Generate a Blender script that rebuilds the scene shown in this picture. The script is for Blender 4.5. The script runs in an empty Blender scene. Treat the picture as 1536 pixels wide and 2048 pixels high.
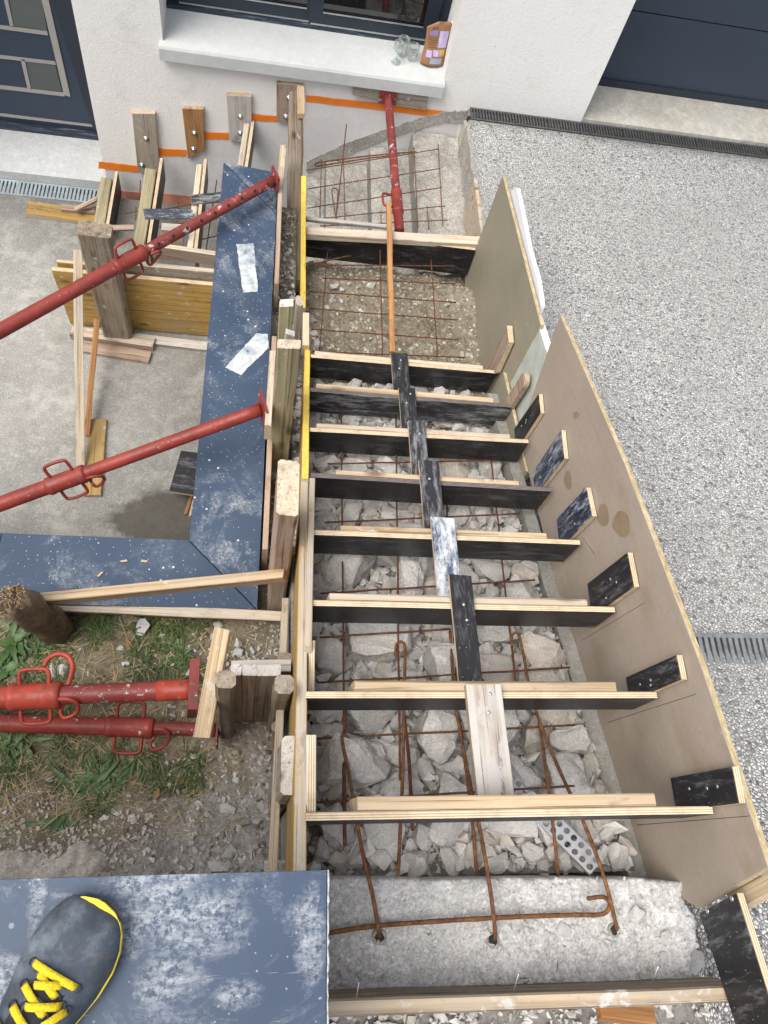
import bpy, bmesh, math, random
from mathutils import Vector as V, Matrix as M, noise

random.seed(11)
rnd = random.random
def ru(a, b): return a + (b - a) * random.random()
SC = bpy.context.scene
COL = SC.collection

# ------------------------------------------------------------------ camera
PA, PB, PC, PF = 4.63417062e-01, -3.65966625e-01, 3.76480053e-01, 1536.65
R = M.Rotation(PB, 3, 'Z') @ M.Rotation(PA, 3, 'X') @ M.Rotation(PC, 3, 'Z')
cam = bpy.data.cameras.new('camera')
cam.sensor_fit = 'VERTICAL'; cam.sensor_height = 24.0; cam.lens = PF / 2048 * 24.0
cam.clip_start = 0.02; cam.clip_end = 500
co = bpy.data.objects.new('camera', cam); COL.objects.link(co)
co.matrix_world = R.to_4x4(); SC.camera = co

# ------------------------------------------------------------------ sky, sun, exposure
SUN_EL, SUN_AZ = math.radians(62), math.radians(240)   # azimuth of the direction the light comes from (from +Y clockwise)
w = bpy.data.worlds.new('World'); SC.world = w; w.use_nodes = True
wt = w.node_tree; wt.nodes.clear()
sky = wt.nodes.new('ShaderNodeTexSky'); sky.sky_type = 'NISHITA'; sky.sun_disc = False
sky.sun_elevation = SUN_EL; sky.sun_rotation = SUN_AZ; sky.dust_density = 3.0; sky.air_density = 1.0; sky.ozone_density = 1.0
hs = wt.nodes.new('ShaderNodeHueSaturation'); hs.inputs['Saturation'].default_value = 0.45
bg = wt.nodes.new('ShaderNodeBackground'); bg.inputs['Strength'].default_value = 0.145
wo = wt.nodes.new('ShaderNodeOutputWorld')
wt.links.new(sky.outputs[0], hs.inputs['Color']); wt.links.new(hs.outputs[0], bg.inputs[0]); wt.links.new(bg.outputs[0], wo.inputs[0])
sl = bpy.data.lights.new('sun', 'SUN'); sl.energy = 1.9; sl.angle = math.radians(42); sl.color = (1.0, 0.96, 0.9)
so = bpy.data.objects.new('sun', sl); COL.objects.link(so)
sd = V((math.sin(SUN_AZ) * math.cos(SUN_EL), math.cos(SUN_AZ) * math.cos(SUN_EL), math.sin(SUN_EL)))
so.rotation_euler = sd.to_track_quat('Z', 'Y').to_euler(); so.location = (0, 0, 8)
SC.view_settings.view_transform = 'Standard'; SC.view_settings.look = 'None'
SC.view_settings.exposure = 0.75; SC.view_settings.gamma = 1.0

# ------------------------------------------------------------------ survey helper: the ray of a picture point met with a plane of the place
def at(u, v, x=None, y=None, z=None, slope=None):
    d = R @ V(((u - 768) / PF, -(v - 1024) / PF, -1))
    if x is not None: t = x / d.x
    elif y is not None: t = y / d.y
    elif z is not None: t = z / d.z
    else: t = slope[0] / (d.z - slope[1] * d.y)
    return d * t

# ------------------------------------------------------------------ object helpers
WM = {}
Z_0 = V((0, 0, 1))
def setp(o, parent, W):
    if parent is not None:
        o.parent = parent; o.matrix_parent_inverse = WM[parent.name].inverted()
    o.matrix_basis = W; WM[o.name] = W.copy()
def tag(o, label=None, cat=None, group=None, kind=None):
    if label: o['label'] = label
    if cat: o['category'] = cat
    if group: o['group'] = group
    if kind: o['kind'] = kind
    return o
def thing(name, label, cat, loc=(0, 0, 0), group=None):
    o = bpy.data.objects.new(name, None); COL.objects.link(o); o.empty_display_size = .05
    setp(o, None, M.Translation(V(loc))); return tag(o, label, cat, group)
def build(name, verts, faces, mats, parent=None, W=None, midx=None, smooth=False):
    """one mesh object; verts are world points unless W is given (then local to W)"""
    if W is None:
        c = sum((V(p) for p in verts), V()) / len(verts)
        W = M.Translation(c); verts = [V(p) - c for p in verts]
    me = bpy.data.meshes.new(name); me.from_pydata([tuple(p) for p in verts], [], faces)
    if not isinstance(mats, (list, tuple)): mats = [mats]
    for m in mats: me.materials.append(m)
    if midx: me.polygons.foreach_set('material_index', midx)
    if smooth: me.polygons.foreach_set('use_smooth', [True] * len(me.polygons))
    me.update()
    o = bpy.data.objects.new(name, me); COL.objects.link(o); setp(o, parent, W)
    return o
def fix_normals(o):
    bm = bmesh.new(); bm.from_mesh(o.data); bmesh.ops.recalc_face_normals(bm, faces=bm.faces[:]); bm.to_mesh(o.data); bm.free(); return o
def plank(name, A, B, wd, th, up, mats, parent=None, seg=5, wob=.0012, ch=.002, skew=.004, bow=0.0):
    """board from A to B (end centres), wd across, th along `up`; mats = [face, edge, end] or one"""
    A, B, up = V(A), V(B), V(up)
    X = (B - A); L = X.length; X.normalize(); Y = up.cross(X).normalized(); Z = X.cross(Y)
    W = M(((X.x, Y.x, Z.x, (A.x + B.x) / 2), (X.y, Y.y, Z.y, (A.y + B.y) / 2), (X.z, Y.z, Z.z, (A.z + B.z) / 2), (0, 0, 0, 1)))
    hw, ht = wd / 2, th / 2; ch = min(ch, th * .25)
    prof = [(-hw, -ht + ch), (-hw + ch, -ht), (hw - ch, -ht), (hw, -ht + ch), (hw, ht - ch), (hw - ch, ht), (-hw + ch, ht), (-hw, ht - ch)]
    vs, fs, mi = [], [], []
    s1, s2 = ru(-skew, skew), ru(-skew, skew); ph = ru(0, 50)
    for i in range(seg + 1):
        f = i / seg; x = (f - .5) * L
        dy = noise.noise(V((ph, f * L * 4, 0))) * wob * 2; dz = noise.noise(V((ph, 9, f * L * 4))) * wob + bow * (1 - (2 * f - 1) ** 2)
        for (py, pz) in prof:
            k = s1 if i == 0 else s2 if i == seg else 0
            vs.append((x + k * py / max(hw, .001), py + dy + ru(-wob, wob) * .25, pz + dz + ru(-wob, wob) * .15))
    for i in range(seg):
        for j in range(8):
            a = i * 8 + j; b = i * 8 + (j + 1) % 8
            fs.append((a, b, b + 8, a + 8)); mi.append(1 if j in (3, 7) else 0)
    fs.append(tuple(range(7, -1, -1))); mi.append(2); fs.append(tuple(seg * 8 + j for j in range(8))); mi.append(2)
    if not isinstance(mats, (list, tuple)): mats = [mats]
    n = len(mats); mi = [min(k, n - 1) for k in mi]
    return fix_normals(build(name, vs, fs, list(mats), parent, W, mi))
def slab_poly(name, pts, ext, mats, parent=None, top_mat=0, side_mat=None, sub=0):
    """polygon `pts` (world) swept by vector ext"""
    pts = [V(p) for p in pts]; e = V(ext); n = len(pts)
    vs = pts + [p + e for p in pts]
    fs = [tuple(range(n)), tuple(range(2 * n - 1, n - 1, -1))] + [(i, (i + 1) % n, (i + 1) % n + n, i + n) for i in range(n)]
    mi = [0, 0] + [1 if isinstance(mats, (list, tuple)) and len(mats) > 1 else 0] * n
    return fix_normals(build(name, vs, fs, mats, parent, None, mi))
def panel(name, pts, ext, mats, parent=None):
    """flat piece with its own local axes: local x along pts[0]->pts[1], local z along ext, so ply edges band across z"""
    pts = [V(p) for p in pts]; e = V(ext); Z = e.normalized(); X = (pts[1] - pts[0]); X -= Z * X.dot(Z); X.normalize(); Y = Z.cross(X)
    c = sum(pts, V()) / len(pts) + e / 2
    W = M(((X.x, Y.x, Z.x, c.x), (X.y, Y.y, Z.y, c.y), (X.z, Y.z, Z.z, c.z), (0, 0, 0, 1))); Wi = W.inverted()
    n = len(pts); ch = min(.0015, e.length * .1); cen = sum(pts, V()) / n
    def inset(p): return p + (cen - p).normalized() * ch * 1.4
    rings = [[inset(p) for p in pts], [p + Z * ch for p in pts], [p + e - Z * ch for p in pts], [inset(p) + e for p in pts]]
    vs = [Wi @ p for r in rings for p in r]; fs, mi = [], []
    fs.append(tuple(range(n))); mi.append(0); fs.append(tuple(range(4 * n - 1, 3 * n - 1, -1))); mi.append(0)
    for k in range(3):
        for i in range(n):
            fs.append((k * n + i, k * n + (i + 1) % n, (k + 1) * n + (i + 1) % n, (k + 1) * n + i)); mi.append(1 if k == 1 else 0)
    if not isinstance(mats, (list, tuple)): mats = [mats]
    mi = [min(k, len(mats) - 1) for k in mi]
    return fix_normals(build(name, vs, fs, list(mats), parent, W, mi))
def boxv(a, b):
    (x0, y0, z0), (x1, y1, z1) = a, b
    return [(x0, y0, z0), (x1, y0, z0), (x1, y1, z0), (x0, y1, z0), (x0, y0, z1), (x1, y0, z1), (x1, y1, z1), (x0, y1, z1)]
BF = [(0, 3, 2, 1), (4, 5, 6, 7), (0, 1, 5, 4), (1, 2, 6, 5), (2, 3, 7, 6), (3, 0, 4, 7)]
class MB:
    def __init__(s): s.v, s.f, s.m = [], [], []
    def add(s, v, f, m=0):
        k = len(s.v); s.v += [V(p) for p in v]; s.f += [tuple(i + k for i in q) for q in f]; s.m += [m] * len(f)
    def box(s, a, b, m=0): s.add(boxv(a, b), BF, m)
    def tube(s, pts, r, n=8, m=0, closed=False, cap=True):
        v, f = tube_geo(pts, r, n, closed, cap); s.add(v, f, m)
    def make(s, name, mats, parent=None, smooth=False, W=None): return build(name, s.v, s.f, mats, parent, W, s.m, smooth)
def spline(pts, n=6):
    pts = [V(p) for p in pts]
    if len(pts) < 3: return pts
    out = []
    for i in range(len(pts) - 1):
        p0 = pts[max(i - 1, 0)]; p1 = pts[i]; p2 = pts[i + 1]; p3 = pts[min(i + 2, len(pts) - 1)]
        for k in range(n):
            t = k / n
            out.append(.5 * ((2 * p1) + (p2 - p0) * t + (2 * p0 - 5 * p1 + 4 * p2 - p3) * t * t + (3 * p1 - p0 - 3 * p2 + p3) * t ** 3))
    out.append(pts[-1]); return out
def tube_geo(pts, r, n=8, closed=False, cap=True):
    pts = [V(p) for p in pts]; m = len(pts); vs, fs = [], []
    rr = r if isinstance(r, (list, tuple)) else [r] * m
    up = None
    for i, p in enumerate(pts):
        if closed: t = (pts[(i + 1) % m] - pts[i - 1])
        else: t = pts[min(i + 1, m - 1)] - pts[max(i - 1, 0)]
        if t.length < 1e-9: t = V((0, 0, 1))
        t.normalize()
        if up is None: up = V((0, 0, 1)) if abs(t.z) < .9 else V((1, 0, 0))
        a = (up - t * up.dot(t)).normalized(); b = t.cross(a); up = a
        for k in range(n):
            q = 2 * math.pi * k / n; vs.append(p + (a * math.cos(q) + b * math.sin(q)) * rr[i])
    for i in range(m if closed else m - 1):
        j = (i + 1) % m
        for k in range(n): fs.append((i * n + k, i * n + (k + 1) % n, j * n + (k + 1) % n, j * n + k))
    if cap and not closed: fs.append(tuple(range(n - 1, -1, -1))); fs.append(tuple((m - 1) * n + k for k in range(n)))
    return vs, fs
def tube(name, pts, r, mat, parent=None, n=8, cap=True, closed=False):
    v, f = tube_geo(pts, r, n, closed, cap); return build(name, v, f, mat, parent, smooth=True)
def lathe(name, prof, loc, mat, parent=None, n=24, axis=V((0, 0, 1)), cap=True):
    vs, fs = [], []
    for (r, z) in prof:
        for k in range(n): q = 2 * math.pi * k / n; vs.append((r * math.cos(q), r * math.sin(q), z))
    for i in range(len(prof) - 1):
        for k in range(n): fs.append((i * n + k, i * n + (k + 1) % n, (i + 1) * n + (k + 1) % n, (i + 1) * n + k))
    if cap: fs.append(tuple(range(n - 1, -1, -1))); fs.append(tuple((len(prof) - 1) * n + k for k in range(n)))
    W = M.Translation(V(loc)) @ V(axis).to_track_quat('Z', 'Y').to_matrix().to_4x4()
    return build(name, vs, fs, mat, parent, W, None, True)

# ------------------------------------------------------------------ materials
class Mat:
    def __init__(s, name, rough=.7, metal=0.0, spec=.5):
        s.m = bpy.data.materials.new(name); s.m.use_nodes = True; s.t = s.m.node_tree; s.b = s.t.nodes['Principled BSDF']
        s.b.inputs['Roughness'].default_value = rough; s.b.inputs['Metallic'].default_value = metal; s.b.inputs['Specular IOR Level'].default_value = spec
        tc = s.t.nodes.new('ShaderNodeTexCoord'); oi = s.t.nodes.new('ShaderNodeObjectInfo')
        mu = s.t.nodes.new('ShaderNodeVectorMath'); mu.operation = 'SCALE'; mu.inputs[0].default_value = (37.1, 61.3, 23.7)
        s.t.links.new(oi.outputs['Random'], mu.inputs['Scale'])
        ad = s.t.nodes.new('ShaderNodeVectorMath'); ad.operation = 'ADD'
        s.t.links.new(tc.outputs['Object'], ad.inputs[0]); s.t.links.new(mu.outputs[0], ad.inputs[1])
        s.raw = tc.outputs['Object']; s.vec = ad.outputs[0]; s.rand = oi.outputs['Random']
    def scale(s, v, sc, loc=(0, 0, 0)):
        n = s.t.nodes.new('ShaderNodeMapping'); n.inputs['Scale'].default_value = sc if isinstance(sc, tuple) else (sc,) * 3; n.inputs['Location'].default_value = loc
        s.t.links.new(v, n.inputs[0]); return n.outputs[0]
    def noise(s, sc, detail=4, rough=.55, dist=0.0, v=None):
        n = s.t.nodes.new('ShaderNodeTexNoise'); n.inputs['Scale'].default_value = 1; n.inputs['Detail'].default_value = detail; n.inputs['Roughness'].default_value = rough; n.inputs['Distortion'].default_value = dist
        s.t.links.new(s.scale(v or s.vec, sc), n.inputs['Vector']); return n.outputs['Fac']
    def vor(s, sc, feat='F1', out='Distance', v=None, rnd_=1.0):
        n = s.t.nodes.new('ShaderNodeTexVoronoi'); n.feature = feat; n.inputs['Scale'].default_value = 1; n.inputs['Randomness'].default_value = rnd_
        s.t.links.new(s.scale(v or s.vec, sc), n.inputs['Vector']); return n.outputs[out]
    def ramp(s, f, stops, interp='LINEAR'):
        n = s.t.nodes.new('ShaderNodeValToRGB'); e = n.color_ramp.elements; n.color_ramp.interpolation = interp
        while len(e) < len(stops): e.new(.5)
        for k, (p, c) in enumerate(stops):
            e[k].position = p; e[k].color = (c[0], c[1], c[2], 1) if isinstance(c, (tuple, list)) else (c, c, c, 1)
        s.t.links.new(f, n.inputs[0]); return n.outputs[0]
    def mix(s, f, a, b, mode='MIX'):
        n = s.t.nodes.new('ShaderNodeMix'); n.data_type = 'RGBA'; n.blend_type = mode
        for val, sock in ((f, n.inputs[0]), (a, n.inputs[6]), (b, n.inputs[7])):
            if isinstance(val, (int, float)): sock.default_value = val
            elif isinstance(val, tuple): sock.default_value = (*val, 1) if len(val) == 3 else val
            else: s.t.links.new(val, sock)
        return n.outputs[2]
    def math(s, op, a, b=None, c=None):
        n = s.t.nodes.new('ShaderNodeMath'); n.operation = op
        for k, val in enumerate((a, b, c)):
            if val is None: continue
            if isinstance(val, (int, float)): n.inputs[k].default_value = val
            else: s.t.links.new(val, n.inputs[k])
        return n.outputs[0]
    def sep(s, v, i):
        n = s.t.nodes.new('ShaderNodeSeparateXYZ'); s.t.links.new(v, n.inputs[0]); return n.outputs[i]
    def color(s, c):
        if isinstance(c, tuple): s.b.inputs['Base Color'].default_value = (*c, 1)
        else: s.t.links.new(c, s.b.inputs['Base Color'])
        return s
    def rough(s, f): s.t.links.new(f, s.b.inputs['Roughness']); return s
    def bump(s, h, strength=.5, dist=.003, prev=None):
        n = s.t.nodes.new('ShaderNodeBump'); n.inputs['Strength'].default_value = strength; n.inputs['Distance'].default_value = dist
        s.t.links.new(h, n.inputs['Height'])
        s.t.links.new(n.outputs[0], s.b.inputs['Normal']); return s

def wood(name, light, dark, grey=(.33, .31, .28), greyness=.35, knots=True, cement=0.0, varia=.25):
    m = Mat(name, .78, spec=.25)
    warp = m.noise((1.3, 9, 9), 2)
    g1 = m.noise((2.2, 75, 75), 5, .6, .4); g2 = m.noise((.9, 22, 22), 3, .55, 1.2)
    g = m.math('ADD', m.math('MULTIPLY', g1, .55), m.math('MULTIPLY', g2, .5))
    c = m.ramp(g, [(.36, tuple(x * .8 for x in dark)), (.48, tuple((a + b) / 2 for a, b in zip(light, dark))), (.58, light), (.75, tuple(min(1, a * 1.12) for a in light))])
    bl = m.noise((3, 5, 5), 5, .65)
    c = m.mix(m.math('MULTIPLY', m.ramp(bl, [(.38, 0.0), (.68, 1.0)]), greyness), c, grey)
    if knots:
        kn = m.vor((4.2, 11, 11)); c = m.mix(m.math('MULTIPLY', m.ramp(kn, [(.06, 1.0), (.2, 0.0)]), .8), c, tuple(x * .32 for x in dark))
    cr = m.noise((1.4, 130, 130), 2, .5, .6); c = m.mix(m.math('MULTIPLY', m.ramp(cr, [(.61, 0.0), (.67, 1.0)]), .65), c, tuple(x * .3 for x in dark))
    di = m.noise((9, 18, 18), 6, .72); c = m.mix(m.math('MULTIPLY', m.ramp(di, [(.56, 0.0), (.68, 1.0)]), .3 + greyness * .3), c, tuple(x * .45 for x in dark))
    if cement: 
        ce = m.noise((14, 22, 22), 7, .72); c = m.mix(m.ramp(ce, [(.62 - cement * .2, 0.0), (.68 - cement * .2, .85)]), c, (.55, .53, .5))
    v = m.math('MULTIPLY_ADD', m.rand, varia * 2, 1 - varia)
    c = m.mix(1.0, c, m.ramp(m.rand, [(0, 1 - varia), (1, 1.0)]), 'MULTIPLY')
    m.color(c); m.bump(m.math('ADD', g1, m.math('MULTIPLY', cr, .5)), .45, .0025); return m.m
W_NEW = wood('new_wood', (.62, .47, .3), (.42, .28, .15), (.46, .40, .32), .55, cement=.1)
W_PALE = wood('pale_wood', (.66, .55, .41), (.48, .37, .25), (.48, .45, .39), .7, cement=.15)
W_TAN = wood('tan_used_wood', (.5, .39, .26), (.32, .23, .14), (.42, .38, .32), .7, cement=.25)
W_GREY = wood('weathered_wood', (.4, .33, .25), (.2, .145, .095), (.36, .34, .31), .75, cement=.18)
W_OLD = wood('old_brown_wood', (.3, .23, .16), (.13, .09, .055), (.3, .27, .23), .6, cement=.08)
W_YEL = wood('yellow_shuttering_wood', (.55, .34, .09), (.36, .2, .05), (.34, .27, .16), .6, cement=.15)
W_ORG = wood('orange_wood', (.45, .23, .09), (.27, .12, .045), (.35, .22, .13), .3, varia=.15)
W_PNK = wood('pinkish_wood', (.46, .33, .24), (.27, .17, .11), (.4, .36, .31), .5)
W_WHT = wood('limed_wood', (.58, .53, .46), (.36, .28, .22), (.62, .61, .58), .9, cement=.5)
W_LOG = wood('bark_log', (.2, .14, .085), (.08, .055, .035), (.3, .27, .23), .4)
W_MOSS = wood('mossy_wood', (.46, .40, .24), (.26, .21, .11), (.4, .37, .26), .5, cement=.15)
def yellow_edge():
    m = Mat('yellow_painted_edge', .6)
    n = m.noise((9, 60, 60), 5, .7); c = m.ramp(n, [(.3, (.5, .33, .1)), (.42, (.72, .52, .09)), (.6, (.8, .6, .1)), (.75, (.78, .68, .4))])
    k = m.noise((26, 90, 90), 3, .6); c = m.mix(m.ramp(k, [(.62, 0.0), (.66, .7)]), c, (.25, .16, .05))
    m.color(c); m.bump(n, .3, .002); return m.m
YEL_EDGE = yellow_edge()
def film(name, base=(.013, .013, .015), scuff=(.17, .17, .18), amount=.5, sc2=(9, 40, 40)):
    m = Mat(name, .45, spec=.4)
    a0 = m.noise((4, 16, 16), 8, .72, .8); a1 = m.noise(sc2, 7, .8); a = m.math('MULTIPLY_ADD', a1, .6, m.math('MULTIPLY', a0, .4)); b = m.noise((2, 2.5, 2.5), 3)
    mask = m.math('MULTIPLY', m.ramp(a, [(.55 - amount * .09, 0.0), (.64 - amount * .07, 1.0)]), m.ramp(b, [(.3, min(1, .25 + amount * .3)), (.6, 1.0)]))
    sc = m.noise((3, 210, 40), 2, .5, 2.0)
    mask = m.math('MAXIMUM', mask, m.math('MULTIPLY', m.ramp(sc, [(.73, 0.0), (.76, 1.0)]), .6))
    c = m.mix(mask, base, scuff); sp = m.vor((60, 60, 60)); c = m.mix(m.ramp(sp, [(.06, .8), (.1, 0.0)]), c, (.4, .4, .4))
    m.color(c); m.rough(m.ramp(mask, [(0, .42), (1, .8)])); m.bump(a, .2, .001); return m.m
FILM = film('black_film_face', amount=.42, scuff=(.13, .13, .135)); FILM_SC = film('scuffed_black_film', (.02, .02, .024), (.3, .31, .33), .8)
FILM_BL = film('blue_white_film', (.018, .024, .045), (.4, .44, .5), .75, (14, 60, 60)); FILM_WH = film('whitened_film', (.05, .075, .13), (.64, .66, .66), 1.15, (12, 30, 30))
def plyedge(name, l, d, period=.0052):
    m = Mat(name, .8, spec=.2)
    z = m.sep(m.raw, 2); st = m.math('SINE', m.math('MULTIPLY', z, 2 * math.pi / period)); st = m.ramp(m.math('MULTIPLY_ADD', st, .5, .5), [(.2, 0.0), (.55, 1.0)])
    n = m.noise((20, 20, 20), 4, .7); c = m.mix(st, d, l); c = m.mix(m.ramp(n, [(.45, 0.0), (.75, .55)]), c, tuple(x * .6 for x in d))
    m.color(c); m.bump(st, .4, .001); return m.m
PLY_E = plyedge('ply_edge', (.7, .58, .42), (.42, .29, .17)); PLY_EG = plyedge('grey_ply_edge', (.2, .17, .155), (.09, .075, .07))
def panelmat(name, base, var, stain):
    m = Mat(name, .6, spec=.3)
    n = m.noise((2.2, 2.2, 2.2), 6, .6); f = m.noise((40, 40, 40), 5, .7)
    c = m.ramp(n, [(.3, var), (.7, base)]); c = m.mix(m.math('MULTIPLY', m.ramp(f, [(.35, 0.0), (.7, 1.0)]), .28), c, tuple(x * .65 for x in base))
    st = m.noise((3.4, 5.5, 5.5), 3, .5); c = m.mix(m.ramp(st, [(.6, 0.0), (.75, .4)]), c, stain)
    s2 = m.noise((2, 160, 9), 2, .5, 3.0); c = m.mix(m.math('MULTIPLY', m.ramp(s2, [(.7, 0.0), (.74, 1.0)]), .4), c, (.1, .085, .07))
    sp = m.noise((1.5, 260, 260), 2, .6); c = m.mix(m.math('MULTIPLY', m.ramp(sp, [(.5, 0.0), (.68, 1.0)]), .22), c, tuple(x * .55 for x in base)); cs = m.noise((26, 26, 26), 7, .8); c = m.mix(m.ramp(cs, [(.645, 0.0), (.67, .55)]), c, (.55, .53, .5))
    m.color(c); m.bump(f, .12, .001); return m.m
PAN_B = panelmat('brown_panel_face', (.385, .322, .265), (.32, .262, .208), (.2, .125, .06)); PAN_K = panelmat('khaki_panel_face', (.305, .275, .21), (.255, .23, .17), (.2, .18, .12))
def osb_edge():
    m = Mat('panel_rough_edge', .9); n = m.noise((30, 120, 120), 5, .7); m.color(m.ramp(n, [(.3, (.26, .19, .09)), (.5, (.45, .36, .2)), (.7, (.6, .52, .35))])); m.bump(n, .8, .004); return m.m
OSB_E = osb_edge()
def concrete(name, lo, hi, pits=.3, dust=.3, big=1.2, bump=.5, stain=None, fs=130, ps=34, speck=.3):
    m = Mat(name, .88, spec=.25)
    a = m.noise(big, 7, .62); b = m.noise(big * 12, 6, .7); f = m.noise(fs, 4, .75)
    c = m.ramp(m.math('MULTIPLY_ADD', b, .45, m.math('MULTIPLY', a, .55)), [(.33, lo), (.62, hi)])
    c = m.mix(m.math('MULTIPLY', m.ramp(f, [(.44, 0.0), (.58, 1.0)]), speck), c, tuple(x * .5 for x in lo))
    c = m.mix(m.math('MULTIPLY', m.ramp(m.noise(fs * .6, 4, .75), [(.56, 0.0), (.66, 1.0)]), speck * 1.2), c, tuple(min(.8, x * 1.4) for x in hi))
    if pits: p = m.vor(ps); c = m.mix(m.math('MULTIPLY', m.ramp(p, [(.07, 1.0), (.12, 0.0)]), pits * 2), c, tuple(x * .35 for x in lo))
    if dust: d = m.noise(big * 3, 6, .75); c = m.mix(m.math('MULTIPLY', m.ramp(d, [(.5, 0.0), (.68, 1.0)]), dust), c, tuple(min(.8, x * 1.35) for x in hi))
    if stain:
        (cx, cy, rx, ry) = stain; nn = m.noise(9, 5, .6)
        xx = m.math('DIVIDE', m.math('SUBTRACT', m.sep(m.raw, 0), cx), rx); yy = m.math('DIVIDE', m.math('SUBTRACT', m.sep(m.raw, 1), cy), ry)
        r2 = m.math('ADD', m.math('ADD', m.math('MULTIPLY', xx, xx), m.math('MULTIPLY', yy, yy)), m.math('MULTIPLY_ADD', nn, 1.1, -.55))
        c = m.mix(m.ramp(r2, [(.62, .78), (1.0, 0.0)]), c, (.085, .075, .06))
    m.color(c); m.bump(m.math('ADD', m.math('MULTIPLY', b, .8), m.math('MULTIPLY', f, .35)), bump, .006); return m.m
def stucco():
    m = Mat('white_render', .92, spec=.2); f = m.noise(120, 5, .65); g = m.noise(1.4, 4); c = m.ramp(g, [(.3, (.755, .735, .70)), (.7, (.8, .78, .75))])
    h = m.noise(60, 4, .6); c = m.mix(m.math('MULTIPLY', m.ramp(m.noise(5, 7, .75), [(.55, 0.0), (.72, 1.0)]), .2), c, (.42, .39, .34))
    gz = m.sep(m.raw, 2); gn = m.noise(7, 6, .7); sp_ = m.vor(26); spc = m.sep(m.vor(26, 'F1', 'Color'), 0)
    c = m.mix(m.math('MULTIPLY', m.ramp(sp_, [(.07, .6), (.11, 0.0)]), m.ramp(spc, [(.72, 0.0), (.74, 1.0)])), c, (.4, .37, .32))
    m.color(c); m.bump(m.math('ADD', f, m.math('MULTIPLY', h, .8)), .36, .005); return m.m
STUCCO = stucco()
PLINTH = concrete('smooth_grey_plinth', (.6, .585, .57), (.7, .685, .67), 0, .2, 2, .15, speck=.12)
BED = concrete('dusty_rubble_ground', (.12, .113, .104), (.27, .255, .235), .2, .3, 3, 1.0)
CHUNK = concrete('broken_concrete', (.4, .382, .358), (.56, .54, .51), .2, .35, 1.0, .9, fs=22, ps=7, speck=.4)
CHUNK2 = concrete('pale_broken_concrete', (.43, .415, .39), (.57, .55, .52), .15, .3, 1.0, .8, fs=22, ps=7, speck=.35)
CHUNK3 = concrete('brownish_stone', (.34, .305, .26), (.5, .46, .41), .2, .3, 1.2, .8, fs=22, ps=7)
WHITE_ST = concrete('white_stone', (.5, .49, .47), (.68, .67, .64), .2, .2, 6, .6)
BLOCK = concrete('rough_grey_concrete', (.45, .438, .42), (.61, .60, .582), .35, .35, 4.5, 1.0, speck=.55)
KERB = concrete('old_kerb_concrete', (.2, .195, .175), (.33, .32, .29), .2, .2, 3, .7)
OLDSTEP = concrete('old_step_concrete', (.27, .256, .228), (.48, .458, .415), .4, .35, 5, 1.0, speck=.55)
THRESH = concrete('pale_threshold_concrete', (.45, .46, .45), (.58, .59, .58), .15, .15, 2, .25)
SILLM = concrete('window_sill_concrete', (.46, .475, .46), (.55, .565, .55), .06, .1, 1.5, .12, speck=.12)
CEM = concrete('smeared_cement', (.5, .5, .48), (.68, .68, .66), .1, .2, 9, .8)
GARF = concrete('garage_apron_concrete', (.33, .31, .26), (.52, .5, .45), .2, .35, 2, .5)
def gravelmat():
    m = Mat('gravelly_earth', .95, spec=.15)
    v1 = m.vor(38, 'F1', 'Color'); d1 = m.vor(38); n = m.noise(3.5, 6, .65); f = m.noise(90, 4, .7)
    e = m.ramp(n, [(.3, (.2, .17, .12)), (.65, (.33, .285, .21))])
    st = m.ramp(m.sep(v1, 0), [(.1, (.17, .145, .1)), (.5, (.30, .26, .2)), (.8, (.38, .35, .29)), (.96, (.55, .53, .48))])
    c = m.mix(m.ramp(d1, [(.28, .85), (.52, 0.0)]), e, st); c = m.mix(m.math('MULTIPLY', f, .35), c, (.14, .115, .08))
    m.color(c); m.bump(m.math('ADD', m.math('MULTIPLY', d1, -1.2), f), .9, .012); return m.m
GRAVEL = gravelmat()
def washed():
    m = Mat('washed_pebble_concrete', .8, spec=.3)
    wv = m.vec; n2 = m.noise(40, 2); 
    d = m.vor(92, 'DISTANCE_TO_EDGE'); col = m.vor(92, 'F1', 'Color'); b = m.sep(col, 0); b2 = m.sep(m.vor(190, 'F1', 'Color'), 1)
    tones = [(0, (.11, .113, .118)), (.12, (.27, .27, .27)), (.25, (.46, .455, .44)), (.5, (.62, .61, .59)), (.75, (.74, .73, .71)), (1, (.82, .81, .79))]
    st = m.mix(m.ramp(m.sep(col, 2), [(.45, 0.0), (.47, 1.0)]), m.ramp(b, tones), m.ramp(b2, tones))
    gap = m.ramp(d, [(.03, 1.0), (.15, 0.0)]); c = m.mix(m.math('MULTIPLY', gap, .85), st, (.14, .14, .137))
    pa = m.noise(.55, 4, .6); c = m.mix(m.math('MULTIPLY', m.ramp(pa, [(.38, 0.0), (.62, 1.0)]), .22), c, (.33, .33, .32)); wt_ = m.noise(5, 6, .75); c = m.mix(m.math('MULTIPLY', m.ramp(wt_, [(.56, 0.0), (.7, 1.0)]), .35), c, (.24, .235, .22))
    big = m.noise(1.1, 5, .6); c = m.mix(m.math('MULTIPLY', m.ramp(big, [(.42, 0.0), (.7, 1.0)]), .28), c, (.3, .29, .27))
    pt = m.noise(2.3, 3, .5); c = m.mix(m.math('MULTIPLY', m.ramp(pt, [(.68, 0.0), (.76, 1.0)]), .3), c, (.46, .4, .3))
    m.color(c); m.bump(m.ramp(d, [(0, 0.0), (.3, 1.0)]), .8, .006); return m.m
WASHED = washed()
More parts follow.
